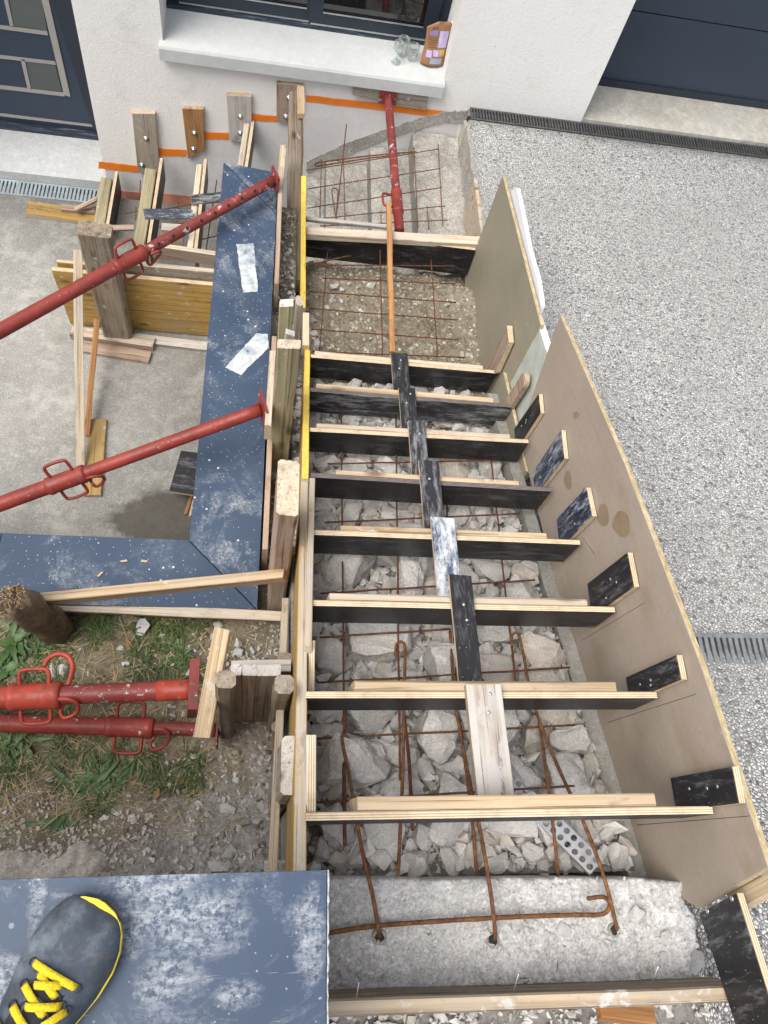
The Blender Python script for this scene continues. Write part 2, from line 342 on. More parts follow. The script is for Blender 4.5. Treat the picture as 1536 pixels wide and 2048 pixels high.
def bluestone(name='blue_coping_slab', heavy=.0, spots=None):
    m = Mat(name, .5, spec=.3)
    n = m.noise(2.2, 5, .6); c = m.ramp(n, [(.3, (.03, .05, .088)), (.7, (.052, .08, .128))])
    d = m.noise(5.5, 9, .74, .6); r = m.noise(1.6, 3, .5)
    mask = m.math('MULTIPLY', m.ramp(d, [(.5 - heavy, 0.0), (.66 - heavy, .8)]), m.ramp(r, [(.40 - heavy, 0.0), (.56, 1.0)]))
    if spots:
        tot = None
        for (cx, cy, rx, ry) in spots:
            xx = m.math('DIVIDE', m.math('SUBTRACT', m.sep(m.raw, 0), cx), rx); yy = m.math('DIVIDE', m.math('SUBTRACT', m.sep(m.raw, 1), cy), ry)
            q = m.ramp(m.math('ADD', m.math('MULTIPLY', xx, xx), m.math('MULTIPLY', yy, yy)), [(0, 1.0), (1, 0.0)]); tot = q if tot is None else m.math('MAXIMUM', tot, q)
        d5 = m.noise((3.2, 4.5, 4.5), 9, .8, 1.2); mask = m.ramp(m.math('ADD', m.math('MULTIPLY', tot, .17), m.math('MULTIPLY', m.math('MULTIPLY_ADD', d5, .7, m.math('MULTIPLY', d, .3)), .9)), [(.48, 0.0), (.62, .85)])
        mask = m.math('MULTIPLY', mask, m.ramp(m.noise((22, 70, 70), 6, .8, .8), [(.38, .25), (.6, 1.0)]))
    cr = m.noise((95, 95, 95), 5, .8); mask2 = m.math('MULTIPLY', mask, m.ramp(cr, [(.40, 0.0), (.54, 1.0)]))
    c = m.mix(m.math('MULTIPLY', mask2, .85), c, (.5, .52, .54))
    dots = m.vor(22); dc = m.sep(m.vor(22, 'F1', 'Color'), 0); dm = m.math('MULTIPLY', m.ramp(dots, [(.085, 1.0), (.11, 0.0)]), m.ramp(dc, [(.5, 0.0), (.52, 1.0)]))
    dots2 = m.vor(70); d2c = m.sep(m.vor(70, 'F1', 'Color'), 1); dm2 = m.math('MULTIPLY', m.ramp(dots2, [(.09, 1.0), (.13, 0.0)]), m.ramp(d2c, [(.3, 0.0), (.32, 1.0)]))
    c = m.mix(m.math('MULTIPLY', m.math('MAXIMUM', dm, dm2), .25 if spots else .8), c, (.66, .67, .67))
    sc = m.noise((6, 150, 20), 2, .5, 3.0); c = m.mix(m.math('MULTIPLY', m.ramp(sc, [(.73, 0.0), (.76, 1.0)]), .4), c, (.4, .43, .47))
    m.color(c); m.rough(m.ramp(mask2, [(0, .45), (1, .9)])); m.bump(m.math('ADD', mask2, m.math('MULTIPLY', cr, .15)), .35, .002); return m.m
BLUE = bluestone(); BLUE_F = None
def redpaint(name, chips=.5, base=(.28, .042, .031)):
    m = Mat(name, .5, spec=.4)
    n = m.noise((8, 8, 8), 6, .7); c = m.ramp(n, [(.3, tuple(x * .55 for x in base)), (.65, base)])
    ru_ = m.noise((14, 14, 14), 6, .75); c = m.mix(m.ramp(ru_, [(.56, 0.0), (.64, .8)]), c, (.12, .045, .03))
    ce = m.noise((26, 26, 26), 7, .75); c = m.mix(m.ramp(ce, [(.66 - chips * .14, 0.0), (.7 - chips * .14, .85)]), c, (.55, .5, .47))
    m.color(c); m.rough(m.ramp(ce, [(.5, .45), (.7, .9)])); m.bump(m.math('ADD', ru_, ce), .35, .0025); return m.m
RED = redpaint('red_prop_paint', .22); RED_W = redpaint('worn_red_prop_paint', .5, (.24, .042, .036)); RED_F = redpaint('fresh_red_paint', .16, (.42, .058, .034))
def rust(name, a, b, c3):
    m = Mat(name, .85, spec=.3); n = m.noise(60, 6, .7); r = m.ramp(n, [(.3, a), (.55, b), (.75, c3)]); m.color(r)
    z = m.noise((200, 200, 200), 3, .6); m.bump(z, .6, .002); return m.m
RUST = rust('rusty_bar', (.07, .03, .018), (.17, .075, .03), (.34, .17, .05)); RUST_D = rust('dark_rust_bar', (.05, .022, .015), (.13, .05, .028), (.22, .09, .045))
def flat(name, c, rough=.6, metal=0.0, var=.15, sc=20, bump=0.0, spec=.5):
    m = Mat(name, rough, metal, spec); n = m.noise(sc, 5, .65); m.color(m.ramp(n, [(.3, tuple(x * (1 - var) for x in c)), (.7, tuple(min(1, x * (1 + var)) for x in c))]))
    if bump: m.bump(n, bump, .003)
    return m.m
TAPE = flat('orange_tape', (.78, .2, .012), .5, 0, .12, 6); CRUST = concrete('beige_mortar_crust', (.4, .37, .315), (.6, .565, .5), .2, .3, 5, 1.0, speck=.4)
SALMON = flat('faded_orange_paint', (.62, .26, .17), .9, 0, .3, 7, .2)
def cemp():
    m = Mat('thin_cement_smear', .85, spec=.2); n = m.noise((30, 30, 30), 7, .78); g = m.noise(7, 4, .6)
    m.color(m.ramp(m.math('MULTIPLY_ADD', g, .5, m.math('MULTIPLY', n, .5)), [(.36, (.09, .13, .19)), (.46, (.36, .4, .42)), (.56, (.56, .57, .55)), (.68, (.4, .38, .33))])); m.bump(n, .5, .002); return m.m
CEMP = cemp()
STEEL = flat('zinc_steel', (.55, .56, .57), .38, .9, .15, 40); DARKGAP = flat('drain_channel_dark', (.02, .02, .02), .9)
GRATE = flat('galvanised_grate', (.36, .42, .44), .5, .35, .2, 12, .2); GRATE_D = flat('dark_cast_grate', (.1, .1, .1), .6, .5, .3, 30, .3); GRATE_M = flat('worn_steel_grate', (.3, .31, .31), .45, .7, .3, 30, .2)
DOOR = flat('dark_blue_door', (.026, .043, .072), .42, 0, .14, 1.5); DOORF = flat('dark_blue_frame', (.018, .026, .04), .45, 0, .15, 2); GARDOOR = flat('dark_blue_garage_door', (.027, .041, .066), .42, 0, .1, 1.2)
def dusty_frame():
    m = Mat('dusty_window_frame', .5); n = m.noise((6, 60, 60), 7, .75); c = m.mix(m.ramp(n, [(.52, 0.0), (.66, .6)]), (.02, .03, .048), (.25, .3, .36)); m.color(c); return m.m
DUSTF = dusty_frame()
TRIM = flat('grey_trim', (.4, .38, .36), .4, .4, .1, 3); FROST = flat('frosted_glass', (.085, .1, .1), .25, 0, .12, 2)
EPS = flat('white_polystyrene', (.68, .69, .72), .7, 0, .06, 60, .4); EPS_D = flat('grimy_polystyrene', (.42, .45, .41), .7, 0, .2, 9, .3)
def glassmat(name, rough=.0, col=(1, 1, 1)):
    m = bpy.data.materials.new(name); m.use_nodes = True; b = m.node_tree.nodes['Principled BSDF']; b.inputs['Base Color'].default_value = (*col, 1)
    b.inputs['Transmission Weight'].default_value = 1; b.inputs['Roughness'].default_value = rough; b.inputs['IOR'].default_value = 1.45; return m
def thinglass():
    m = bpy.data.materials.new('clear_glass'); m.use_nodes = True; t = m.node_tree; t.nodes.clear()
    o = t.nodes.new('ShaderNodeOutputMaterial'); mx = t.nodes.new('ShaderNodeMixShader'); tr = t.nodes.new('ShaderNodeBsdfTransparent'); gl = t.nodes.new('ShaderNodeBsdfGlossy'); lw_ = t.nodes.new('ShaderNodeLayerWeight')
    tr.inputs[0].default_value = (.93, .95, .94, 1); gl.inputs['Roughness'].default_value = .05; lw_.inputs[0].default_value = .3
    t.links.new(lw_.outputs['Facing'], mx.inputs[0]); t.links.new(tr.outputs[0], mx.inputs[1]); df_ = t.nodes.new('ShaderNodeBsdfDiffuse'); df_.inputs[0].default_value = (.8, .82, .8, 1); m2 = t.nodes.new('ShaderNodeMixShader'); m2.inputs[0].default_value = .45; t.links.new(gl.outputs[0], m2.inputs[1]); t.links.new(df_.outputs[0], m2.inputs[2]); t.links.new(m2.outputs[0], mx.inputs[2]); t.links.new(mx.outputs[0], o.inputs[0]); return m
GLASS = thinglass(); PANE = flat('dark_window_glass', (.006, .007, .009), .03, 0, .1, 3, 0, 1.0)
POUCH = flat('kraft_pouch', (.3, .155, .07), .5, 0, .12, 8); PURPLE = flat('purple_print', (.3, .2, .5), .5); LILAC = flat('lilac_print', (.5, .42, .66), .5); PRINTB = flat('grey_blue_print', (.33, .36, .45), .5); WHITEP = flat('white_plastic', (.75, .75, .75), .4); PRINTY = flat('ochre_print', (.5, .36, .12), .5); PRINTD = flat('brown_print', (.16, .08, .04), .5)
def shoemat():
    m = Mat('worn_blue_leather', .6, spec=.4); n = m.noise(14, 7, .72); c = m.ramp(n, [(.32, (.022, .028, .036)), (.52, (.055, .072, .094)), (.7, (.16, .185, .21))])
    d = m.noise(45, 5, .7); c = m.mix(m.math('MULTIPLY', m.ramp(d, [(.5, 0.0), (.7, 1.0)]), .35), c, (.1, .075, .05)); m.color(c); m.bump(n, .35, .003); return m.m
SHOE = shoemat(); LACE = flat('yellow_lace', (.78, .55, .015), .85, 0, .3, 260, .9); SOLE = flat('yellow_sole', (.8, .6, .02), .6, 0, .15, 15); SOLED = flat('dark_tread_sole', (.03, .03, .03), .8); TONGUE = flat('dark_tongue', (.02, .022, .028), .8, 0, .2, 30, .3)
GRASS = flat('grass_blade', (.068, .1, .026), .6, 0, .5, 6); STRAW = flat('dry_straw', (.36, .28, .15), .8, 0, .4, 9); LEAF = flat('weed_leaf', (.05, .11, .025), .5, 0, .35, 9, .2); DEADL = flat('dead_leaf', (.25, .13, .06), .8, 0, .3, 9)
def dirtmat():
    m = Mat('garden_earth', .95, spec=.15)
    n = m.noise(2.2, 7, .65); f = m.noise(55, 5, .72); g = m.noise(8, 6, .7)
    earth = m.ramp(g, [(.3, (.13, .103, .068)), (.62, (.36, .31, .225))]); gr = m.ramp(m.noise(22, 6, .75), [(.3, (.33, .31, .28)), (.65, (.56, .54, .51))])
    # grey cement dust near the stair and along the slab, brown earth elsewhere
    y = m.sep(m.raw, 1); x = m.sep(m.raw, 0)
    near = m.math('ADD', m.math('MULTIPLY', y, -1.5), m.math('MULTIPLY', x, .8)); near = m.math('ADD', near, m.math('MULTIPLY_ADD', n, 1.6, -.8 + .75))
    c = m.mix(m.ramp(near, [(.1, 0.0), (.5, 1.0)]), earth, gr)
    c = m.mix(m.math('MULTIPLY', m.ramp(f, [(.4, 0.0), (.65, 1.0)]), .45), c, (.09, .075, .05))
    m.color(c); m.bump(m.math('ADD', f, g), 1.0, .015); return m.m
DIRT = dirtmat()
SOIL = flat('far_ground', (.2, .18, .14), .95, 0, .2, 1)

# ------------------------------------------------------------------ levels
STEP0, RISE, GO = -1.706, .1557, .28
def lev(k): return STEP0 - RISE * k
COURT, GRASSZ, COPZ, SLABZ, DWALL = -3.92, -2.84, -2.70, -1.25, 4.10
def bedz(y): return -2.06 - .455 * y if y < 2.0 else -3.0
def drz(y):
    pts = [(-6, -1.55), (-1.0, -1.78), (.2, -2.09), (1.0, -2.33), (2.0, -2.64), (3.0, -2.90), (3.5, -2.985), (4.1, -3.02), (9, -3.02)]
    for (a, za), (b, zb) in zip(pts, pts[1:]):
        if y <= b: return za + (zb - za) * (y - a) / (b - a)
    return pts[-1][1]

# ------------------------------------------------------------------ ground
def grid(name, x0, x1, y0, y1, nx, ny, zf, mat, label=None, kind='structure', skirt=None, side=None):
    vs, fs = [], []
    for j in range(ny + 1):
        for i in range(nx + 1):
            x = x0 + (x1 - x0) * i / nx; y = y0 + (y1 - y0) * j / ny; vs.append((x, y, zf(x, y)))
    for j in range(ny):
        for i in range(nx): a = j * (nx + 1) + i; fs.append((a, a + 1, a + nx + 2, a + nx + 1))
    ntop = len(fs)
    if skirt is not None:
        ring = [i for i in range(nx + 1)] + [j * (nx + 1) + nx for j in range(1, ny + 1)] + [ny * (nx + 1) + i for i in range(nx - 1, -1, -1)] + [j * (nx + 1) for j in range(ny - 1, 0, -1)]
        b0 = len(vs); vs += [(vs[i][0], vs[i][1], skirt) for i in ring]; n = len(ring)
        for k in range(n): fs.append((ring[k], b0 + k, b0 + (k + 1) % n, ring[(k + 1) % n]))
    o = build(name, vs, fs, [mat] + ([side] if side else []), None, M.Identity(4), [0] * ntop + [1 if side else 0] * (len(fs) - ntop), True)
    if side: o.data.set_sharp_from_angle(angle=math.radians(40))
    tag(o, label, None, None, kind); return o
g = build('ground', [(-150, -150, -4.4), (150, -150, -4.4), (150, 150, -4.4), (-150, 150, -4.4)], [(0, 1, 2, 3)], SOIL, None, M.Identity(4)); tag(g, kind='structure')
COURTM = concrete('courtyard_concrete', (.25, .242, .22), (.41, .40, .37), .2, .5, 1.5, .35, speck=.45, stain=(-.42, 1.72, .40, .2))
grid('courtyard_floor', -7, .2, .6, 4.0, 4, 4, lambda x, y: COURT, COURTM, skirt=-4.35)
def dz_(x, y):
    p = V((x * 3, y * 3, 0)); z = GRASSZ + .035 * noise.noise(p) + .018 * noise.noise(p * 4) + .008 * noise.noise(p * 11)
    if y < .25: z += .25 * max(0, min(1, (.25 - y) / .5)) * (1 if x < .2 else 0)
    return z
grid('garden_earth', -6.5, .118, -3.5, .875, 300, 190, dz_, DIRT, skirt=-4.3)
grid('earth_strip', -.03, .118, .875, 2.98, 12, 120, lambda x, y: dz_(x, y) - .02, DIRT, skirt=-4.3)
grid('driveway', 1.115, 9, -6, 3.985, 60, 120, lambda x, y: drz(y), WASHED, skirt=-4.3)
vs, fs = [], []
for i in range(61):
    y = 1.9 + 2.08 * i / 60; j = .006 * noise.noise(V((y * 14, 0, 3))) + .004 * noise.noise(V((y * 40, 0, 3))); z = drz(y) - .004
    vs += [(1.100 + j, y, -3.6), (1.104 + j, y, z - .02 + j), (1.1145, y, z), (1.1145, y, -3.6)]
for i in range(60):
    for j in range(3): a = i * 4 + j; fs.append((a, a + 1, a + 5, a + 4))
o = fix_normals(build('driveway_edge', vs, fs, OLDSTEP)); tag(o, kind='structure')
# rubble bed and the gravel landing inside the stair
def bz(x, y):
    p = V((x * 6, y * 6, 3)); z = bedz(y) if y < 1.95 else -2.95
    if y >= 1.95: z = -2.95 - .13 * min(1, (y - 1.95) / .35) - (.0 if y < 2.75 else .22 * min(1, (y - 2.75) / .3))
    return z + .03 * noise.noise(p) + .014 * noise.noise(p * 3.1) + .006 * noise.noise(p * 8)
grid('rubble_bed', .118, 1.0, -.03, 2.0, 70, 150, lambda x, y: bz(x, y) - .022, BED, skirt=-4.3)
grid('gravel_landing', .118, 1.075, 2.0, 3.02, 80, 90, bz, GRAVEL, skirt=-4.3)
# old concrete steps of the winding turn, under the new ones
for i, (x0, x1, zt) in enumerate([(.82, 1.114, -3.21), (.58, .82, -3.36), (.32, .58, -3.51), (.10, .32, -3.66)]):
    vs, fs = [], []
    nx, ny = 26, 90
    o = grid('old_step', x0, x1 - .001, 3.0, DWALL - .012, nx, ny, lambda x, y: zt + .016 * noise.noise(V((x * 7, y * 7, i))) + .009 * noise.noise(V((x * 25, y * 25, i))) + .005 * noise.noise(V((x * 60, y * 60, i))) - max(0, 1 - (x - x0) / .035) * (.016 + .024 * noise.noise(V((y * 11, i * 3, 2)))) - (.06 * max(0, noise.noise(V((x * 5, y * 4, 9)))) if i == 0 else 0) - .05 * max(0, (3.12 - y) / .12) * (.5 + noise.noise(V((x * 9, 1, i)))), OLDSTEP, skirt=-4.3, side=KERB)  # darker concrete on the side faces paints in the shade of the ledges

# ------------------------------------------------------------------ house
house = thing('house', 'white rendered house wall with dark blue front door, window and garage door', 'house', (0, DWALL, COURT))
xdl = at(198, 283, y=DWALL).x; xgr = at(1164, 239, y=DWALL).x
wx0, wx1 = -.634, .932; wz0, wz1, TOP = -2.86, -1.25, 2.4
mb = MB(); T = .42
mb.box((xdl, DWALL, -4.3), (xgr, DWALL + T, -2.92)); mb.box((xdl, DWALL, -2.92), (wx0, DWALL + T, wz1)); mb.box((wx1, DWALL, -2.92), (xgr, DWALL + T, wz1))
mb.box((xdl, DWALL, wz1), (xgr, DWALL + T, TOP))
mb.box((-2.25, DWALL, -1.62), (xdl, DWALL + T, TOP)); mb.box((-7, DWALL, -4.3), (-2.25, DWALL + T, TOP))
mb.box((xgr, DWALL, -.85), (4.7, DWALL + T, TOP)); mb.box((4.7, DWALL, -4.3), (9, DWALL + T, TOP))
mb.make('wall', STUCCO, house)
# thin pvc corner beads give the arrises of the openings
# window
win = build('window', *(lambda b: (b.v, b.f))((lambda b: (b.box((wx0, 4.37, wz0), (wx1, 4.41, wz0 + .07)), b.box((wx0, 4.37, wz1 - .07), (wx1, 4.41, wz1)), b.box((wx0, 4.37, wz0 + .07), (wx0 + .06, 4.41, wz1 - .07)), b.box((wx1 - .06, 4.37, wz0 + .07), (wx1, 4.41, wz1 - .07)), b)[-1])(MB())), DOORF, house)
fr = MB(); fr.box((wx0, 4.335, wz0 + .002), (wx1, 4.369, wz0 + .045)); fr.make('sill_rail', DUSTF, win)
midx = at(630, 20, y=4.34).x
for (a, b, yy) in ((wx0 + .06, midx + .03, 4.352), (midx - .03, wx1 - .06, 4.338)):
    s_ = MB(); z0, z1 = wz0 + .046, wz1 - .07; f_ = .075
    s_.box((a, yy, z0), (b, yy + .03, z0 + f_)); s_.box((a, yy, z1 - f_), (b, yy + .03, z1)); s_.box((a, yy, z0 + f_), (a + f_, yy + .03, z1 - f_)); s_.box((b - f_, yy, z0 + f_), (b, yy + .03, z1 - f_))
    s_.make('sash', DOORF, win)
    p_ = MB(); p_.box((a + f_, yy + .012, z0 + f_), (b - f_, yy + .018, z1 - f_)); p_.make('pane', PANE, win)
    q_ = MB(); q_.box((a + f_, yy - .006, z0 + f_ + .001), (b - f_, yy - .001, z0 + f_ + .008)); q_.box((a + .01, yy - .006, z0 + .004), (b - .01, yy - .001, z0 + .012)); q_.make('track', STEEL, win)
# sill: a precast piece with a proud front edge
sl0, sl1 = at(316, 85, y=4.055).x, at(893, 160, y=4.055).x
sb_ = MB()
prof = [(4.055, -2.952), (4.055, -2.885), (4.062, -2.872), (4.34, -2.838), (4.34, -2.952)]
n = len(prof); vs = [(x, y, z) for x in (sl0, sl1) for (y, z) in prof]
fix_normals(build('sill', vs, [tuple(range(n)), tuple(range(2 * n - 1, n - 1, -1))] + [(i, (i + 1) % n, (i + 1) % n + n, i + n) for i in range(n)], SILLM, house))
# front door
dy = 4.45
dr = MB(); dr.box((-2.25, dy, -3.83), (xdl + .0, dy + .05, -1.62)); door = dr.make('front_door', DOOR, house)
def wq(name, px, y, th, mat, parent):   # flat piece on a wall plane, proud by th
    return slab_poly(name, [at(u, v, y=y - th) for (u, v) in px], (0, th - .001, 0), mat, parent)
wq('frame', [(97, -20), (150, -20), (197, 270), (184, 252)], dy, .012, DOORF, door)
for px in ([(83, 0), (97, 0), (141, 194), (128, 190)], [(0, 51), (94, 63), (96, 71), (0, 58)], [(0, 111), (110, 124), (112, 130), (0, 117)], [(0, 171), (127, 186), (129, 193), (0, 178)], [(8, 0), (16, 0), (27, 52), (20, 52)], [(41, 118), (49, 119), (62, 178), (55, 177)]):
    wq('trim', px, dy, .008, TRIM, door)
for px in ([(17, -10), (82, -10), (94, 61), (28, 52)], [(50, 120), (110, 127), (124, 183), (63, 176)]): wq('glass_pane', px, dy, .004, FROST, door)
wq('weather_bar', [(-10, 227), (184, 251), (185, 254), (-10, 231)], dy, .012, TRIM, door)
wq('kick_bar', [(-10, 246), (193, 270), (197, 283), (-10, 260)], dy, .03, DUSTF, door)
th_ = MB(); th_.box((-2.25, 4.055, -4.3), (xdl, 4.49, -3.852)); tag(th_.make('threshold', THRESH, house))
# garage door with its sections
gy = at(1195, 170, z=-3.0).y; gseams = [at(1300, 188, y=gy).z, at(1400, 44, y=gy).z]
gz = [-2.985, gseams[1], gseams[1] + .5, gseams[1] + 1.0, -.85]
gd = build('garage_door', boxv((xgr, gy + .03, -3.0), (4.7, gy + .07, -.85)), BF, GARDOOR, house)
for a, b in zip(gz, gz[1:]):
    p_ = MB(); p_.box((xgr, gy + .004, a + .006), (4.7, gy + .029, b - .001)); p_.make('section', GARDOOR, gd)
s_ = MB(); s_.box((xgr, gy - .008, -2.995), (4.7, gy + .003, -2.95)); s_.make('bottom_seal', DOORF, gd)
ap = MB(); ap.box((xgr - .0, 4.105, -4.2), (4.7, gy + .08, -2.997)); tag(ap.make('garage_apron', GARF), kind='structure')
# smooth grey band below the marking tape, old mortar line left by the demolished steps, faded paint band
bandp = [at(*q, y=DWALL) for q in ((612, 322), (680, 290), (735, 268), (815, 243), (855, 230), (890, 222), (935, 219), (930, 245), (885, 243), (820, 262), (735, 292), (615, 345))]
bq = []
for a, b in zip(bandp, bandp[1:] + bandp[:1]):
    m_ = max(2, int((b - a).length / .018))
    for k in range(m_): bq.append(a.lerp(b, k / m_) + V((ru(-1, 1), 0, ru(-1, 1))) * .006)
slab_poly('old_mortar_band', [V((p.x, DWALL - .010, p.z)) for p in bq], (0, .009, 0), OLDSTEP, house)
tz = [-3.107, -3.285, -3.44, -3.6, -3.76]
pl = MB(); xs_ = [.11, -.165, -.445, -.72, xdl + .002]
for k in range(4): pl.box((xs_[k + 1], DWALL - .003, -4.2), (xs_[k], DWALL - .0005, tz[k + 1] - .005))
pl.box((xs_[0], DWALL - .003, -4.2), (1.09, DWALL - .0005, tz[0] - .005)); pl.make('smooth_plinth', PLINTH, house)
for (a, b) in (((230, 380), (300, 386)), ((318, 386), (384, 391))):
    q0, q1 = at(*a, y=DWALL - .006), at(*b, y=DWALL - .006); p_ = MB(); p_.box((q0.x, DWALL - .006, q0.z - .13), (q1.x, DWALL - .0035, q0.z)); p_.make('paint_band', SALMON, house)
# orange marking tape
tapes = [((612, 190, 203), (888, 223, 236), 'long orange tape on the white wall below the window sill'), ((495, 228, 241), (554, 232, 244), 'short orange tape left of the tall timber under the window'),
         ((392, 265, 279), (457, 266, 279), 'orange tape between second and third wood plates from the window'), ((312, 297, 311), (372, 300, 313), 'orange tape between the two wood plates nearest the front door'), ((197, 323, 337), (276, 332, 345), 'lowest orange tape at the house corner beside the front door')]
for (a, b, lb) in tapes:
    y = DWALL - .0055
    pts = [at(a[0], a[1], y=y), at(b[0], b[1], y=y), at(b[0], b[2], y=y), at(a[0], a[2], y=y)]
    zs = (pts[0].z + pts[1].z) / 2; n = 10; vs = []
    for i in range(n + 1):
        f = i / n; p = pts[0].lerp(pts[1], f); q = pts[3].lerp(pts[2], f); dd = ru(-.002, .002)
        vs += [p + V((0, ru(-.001, 0), dd)), q + V((0, ru(-.001, 0), dd + ru(-.001, .001)))]
    vs += [v + V((0, .0018, 0)) for v in vs]; N2 = 2 * (n + 1); fs = []
    for i in range(n):
        k = 2 * i; fs += [(k, k + 1, k + 3, k + 2), (N2 + k, N2 + k + 2, N2 + k + 3, N2 + k + 1), (k, k + 2, N2 + k + 2, N2 + k), (k + 1, N2 + k + 1, N2 + k + 3, k + 3)]
    fs += [(0, N2, N2 + 1, 1), (2 * n, 2 * n + 1, N2 + 2 * n + 1, N2 + 2 * n)]
    tag(fix_normals(build('marking_tape', vs, fs, TAPE)), lb, 'tape', 'orange marking tapes on the wall')

# ------------------------------------------------------------------ drains
def drain(label, x0, x1, y0, y1, z, pitch, bar, mat, segl, zslope=0.0, lip=.012):
    t = thing('channel_drain', label, 'drain', ((x0 + x1) / 2, (y0 + y1) / 2, z))
    f = MB(); f.box((x0, y0, z - .08), (x1, y1, z - .06)); f.make('channel', DARKGAP, t)
    n = max(1, round((x1 - x0) / segl)); L = (x1 - x0) / n
    for k in range(n):
        a = x0 + k * L + .001; b = a + L - .002; gm = MB()
        gm.box((a, y0, z - .02), (b, y0 + lip, z)); gm.box((a, y1 - lip, z - .02), (b, y1, z))
        x = a
        while x < b - bar * .5:
            gm.box((x, y0 + lip, z - .015), (min(x + bar, b), y1 - lip, z - .001)); x += pitch
        gm.make('grate', mat, t)
    return t
drain('pale galvanised slot drain in front of the front door', -2.7, -1.075, 3.925, 4.05, COURT + .008, .024, .014, GRATE, .5)
ap2 = MB(); ap2.box((1.115, 3.985, -4.3), (9, 4.10, -3.10)); tag(ap2.make('drain_bed', GARF), kind='structure')
drain('long dark slot drain at the foot of the garage door', 1.13, 6.0, 3.995, 4.095, -3.012, .0185, .0085, GRATE_D, .5)
dd2 = at(1430, 1325, slope=(-2.15, -.29)); zd = drz(dd2.y)
t2 = drain('grey steel slot drain across the pebble driveway', 1.25, 3.2, dd2.y - .062, dd2.y + .062, zd + .012, .021, .0125, GRATE_M, .5)

# ------------------------------------------------------------------ low walls with blue coping
WALLM = concrete('retaining_wall_concrete', (.3, .29, .27), (.42, .41, .39), .2, .2, 1.5, .3)
lw = thing('low_wall', 'L shaped low wall round the courtyard capped with blue slabs', 'wall', (-.12, 1.0, COURT))
ci, cox = at(378, 1080, z=COPZ), at(513, 1218, z=COPZ); fl, frr = at(447, 325, z=COPZ), at(556, 345, z=COPZ)
mb = MB(); mb.box((ci.x + .015, ci.y - .2, -4.3), (cox.x - .02, fl.y - .02, COPZ - .04)); mb.box((-7, cox.y + .02, -4.3), (ci.x + .015, ci.y - .015, COPZ - .04)); mb.make('wall_body', WALLM, lw)
jt = V((.002, 0, 0))
mitre_r = at(540, 428, z=COPZ)
def cope(name, pts): return panel(name, [V((p.x, p.y, COPZ - .04)) for p in pts], (0, 0, .04), [BLUE], lw)
cope('coping_slab', [ci + jt, cox + jt, V((frr.x, 2.76, 0)), fl])
cope('coping_slab', [fl + V((.004, .003, 0)), V((frr.x, 2.765, 0)), frr])
for a, b in ((-.9, ci.x), (-2.1, -.903), (-3.3, -2.103), (-4.5, -3.303)):
    if b == ci.x: cope('coping_slab', [V((a, cox.y - .002, 0)), V((cox.x - .003, cox.y, 0)), V((ci.x - .003, ci.y, 0)), V((a, ci.y, 0))])
    else: cope('coping_slab', [V((a, cox.y - .002, 0)), V((b, cox.y - .002, 0)), V((b, ci.y, 0)), V((a, ci.y, 0))])
def blob_patch(name, px, z, th, mat, parent):
    pts = [at(u, v, z=z) for (u, v) in px]; n = len(pts); out = []
    for i in range(n):
        a, b = pts[i], pts[(i + 1) % n]; m_ = max(3, int((b - a).length / .012))
        for k in range(m_): out.append(a.lerp(b, k / m_) + V((ru(-1, 1), ru(-1, 1), 0)) * .0022)
    return slab_poly(name, out, (0, 0, th), mat, parent)
blob_patch('cement_patch', [(473, 489), (507, 487), (516, 583), (486, 586)], COPZ + .0005, .002, CEMP, lw)
blob_patch('cement_patch', [(450, 735), (512, 668), (535, 668), (538, 695), (482, 750)], COPZ + .0005, .002, CEMP, lw)

# foreground slab under the photographer's foot, on its own wall
fw = thing('upper_wall', 'wall topped by the wide blue slab in the foreground', 'wall', (-.5, -.1, GRASSZ))
e0, e1 = at(655, 1740, z=SLABZ), at(0, 1756, z=SLABZ)
mb = MB(); mb.box((-3.0, -.42, -4.3), (e0.x - .03, e1.y - .03, SLABZ - .04)); mb.make('wall_body', WALLM, fw)
fc = V(((e0.x - 2.2) / 2, (-.45 - .45 + e0.y + e1.y) / 4, 0)); fsp = []
for (u, v, ru_, rv_) in ((300, 1790, 110, 130), (390, 1850, 130, 90), (345, 1755, 60, 60), (250, 1880, 60, 60), (620, 1870, 40, 130), (345, 1960, 90, 60), (480, 1990, 60, 40), (75, 1790, 20, 110), (20, 1960, 60, 60)):
    c_ = at(u, v, z=SLABZ) - fc; fsp.append((c_.x, c_.y, (at(u + ru_, v, z=SLABZ) - at(u, v, z=SLABZ)).length, (at(u, v + rv_, z=SLABZ) - at(u, v, z=SLABZ)).length))
BLUE_F = bluestone('scuffed_blue_slab', .0, fsp)
panel('coping_slab', [V((-2.2, -.45, SLABZ - .04)), V((e0.x, -.45, SLABZ - .04)), V((e0.x, e0.y, SLABZ - .04)), V((-2.2, e1.y - .0, SLABZ - .04))], (0, 0, .04), [BLUE_F], fw)
# thin worn white arris on the slab edges
ed = MB(); n = 60; pts = [V((e0.x + .0008, e0.y - k / n * .4, SLABZ - .003 - .0)) for k in range(n + 1)]
ed.tube([p + V((ru(-.0008, .0012), 0, ru(-.002, .001))) for p in pts], [.0012 + .0016 * rnd() * rnd() for p in pts], 5)
ed.make('edge_cement', CEM, fw)

for (u, v, q, lb) in ((248, 1122, .2, 'left wood chip lying on the near arm of the blue coping'), (289, 1122, -.1, 'right wood chip lying on the near arm of the blue coping'), (200, 1148, .9, 'small round wood crumb on the near arm of the blue coping')):
    c_ = at(u, v, z=COPZ + .004); d_ = V((math.cos(q), math.sin(q), 0)) * .011; t = plank('wood_chip', c_ - d_, c_ + d_, .008, .004, Z_0, W_NEW, None, 2, .001, .001); tag(t, lb, 'wood chip', 'wood chips on the coping')
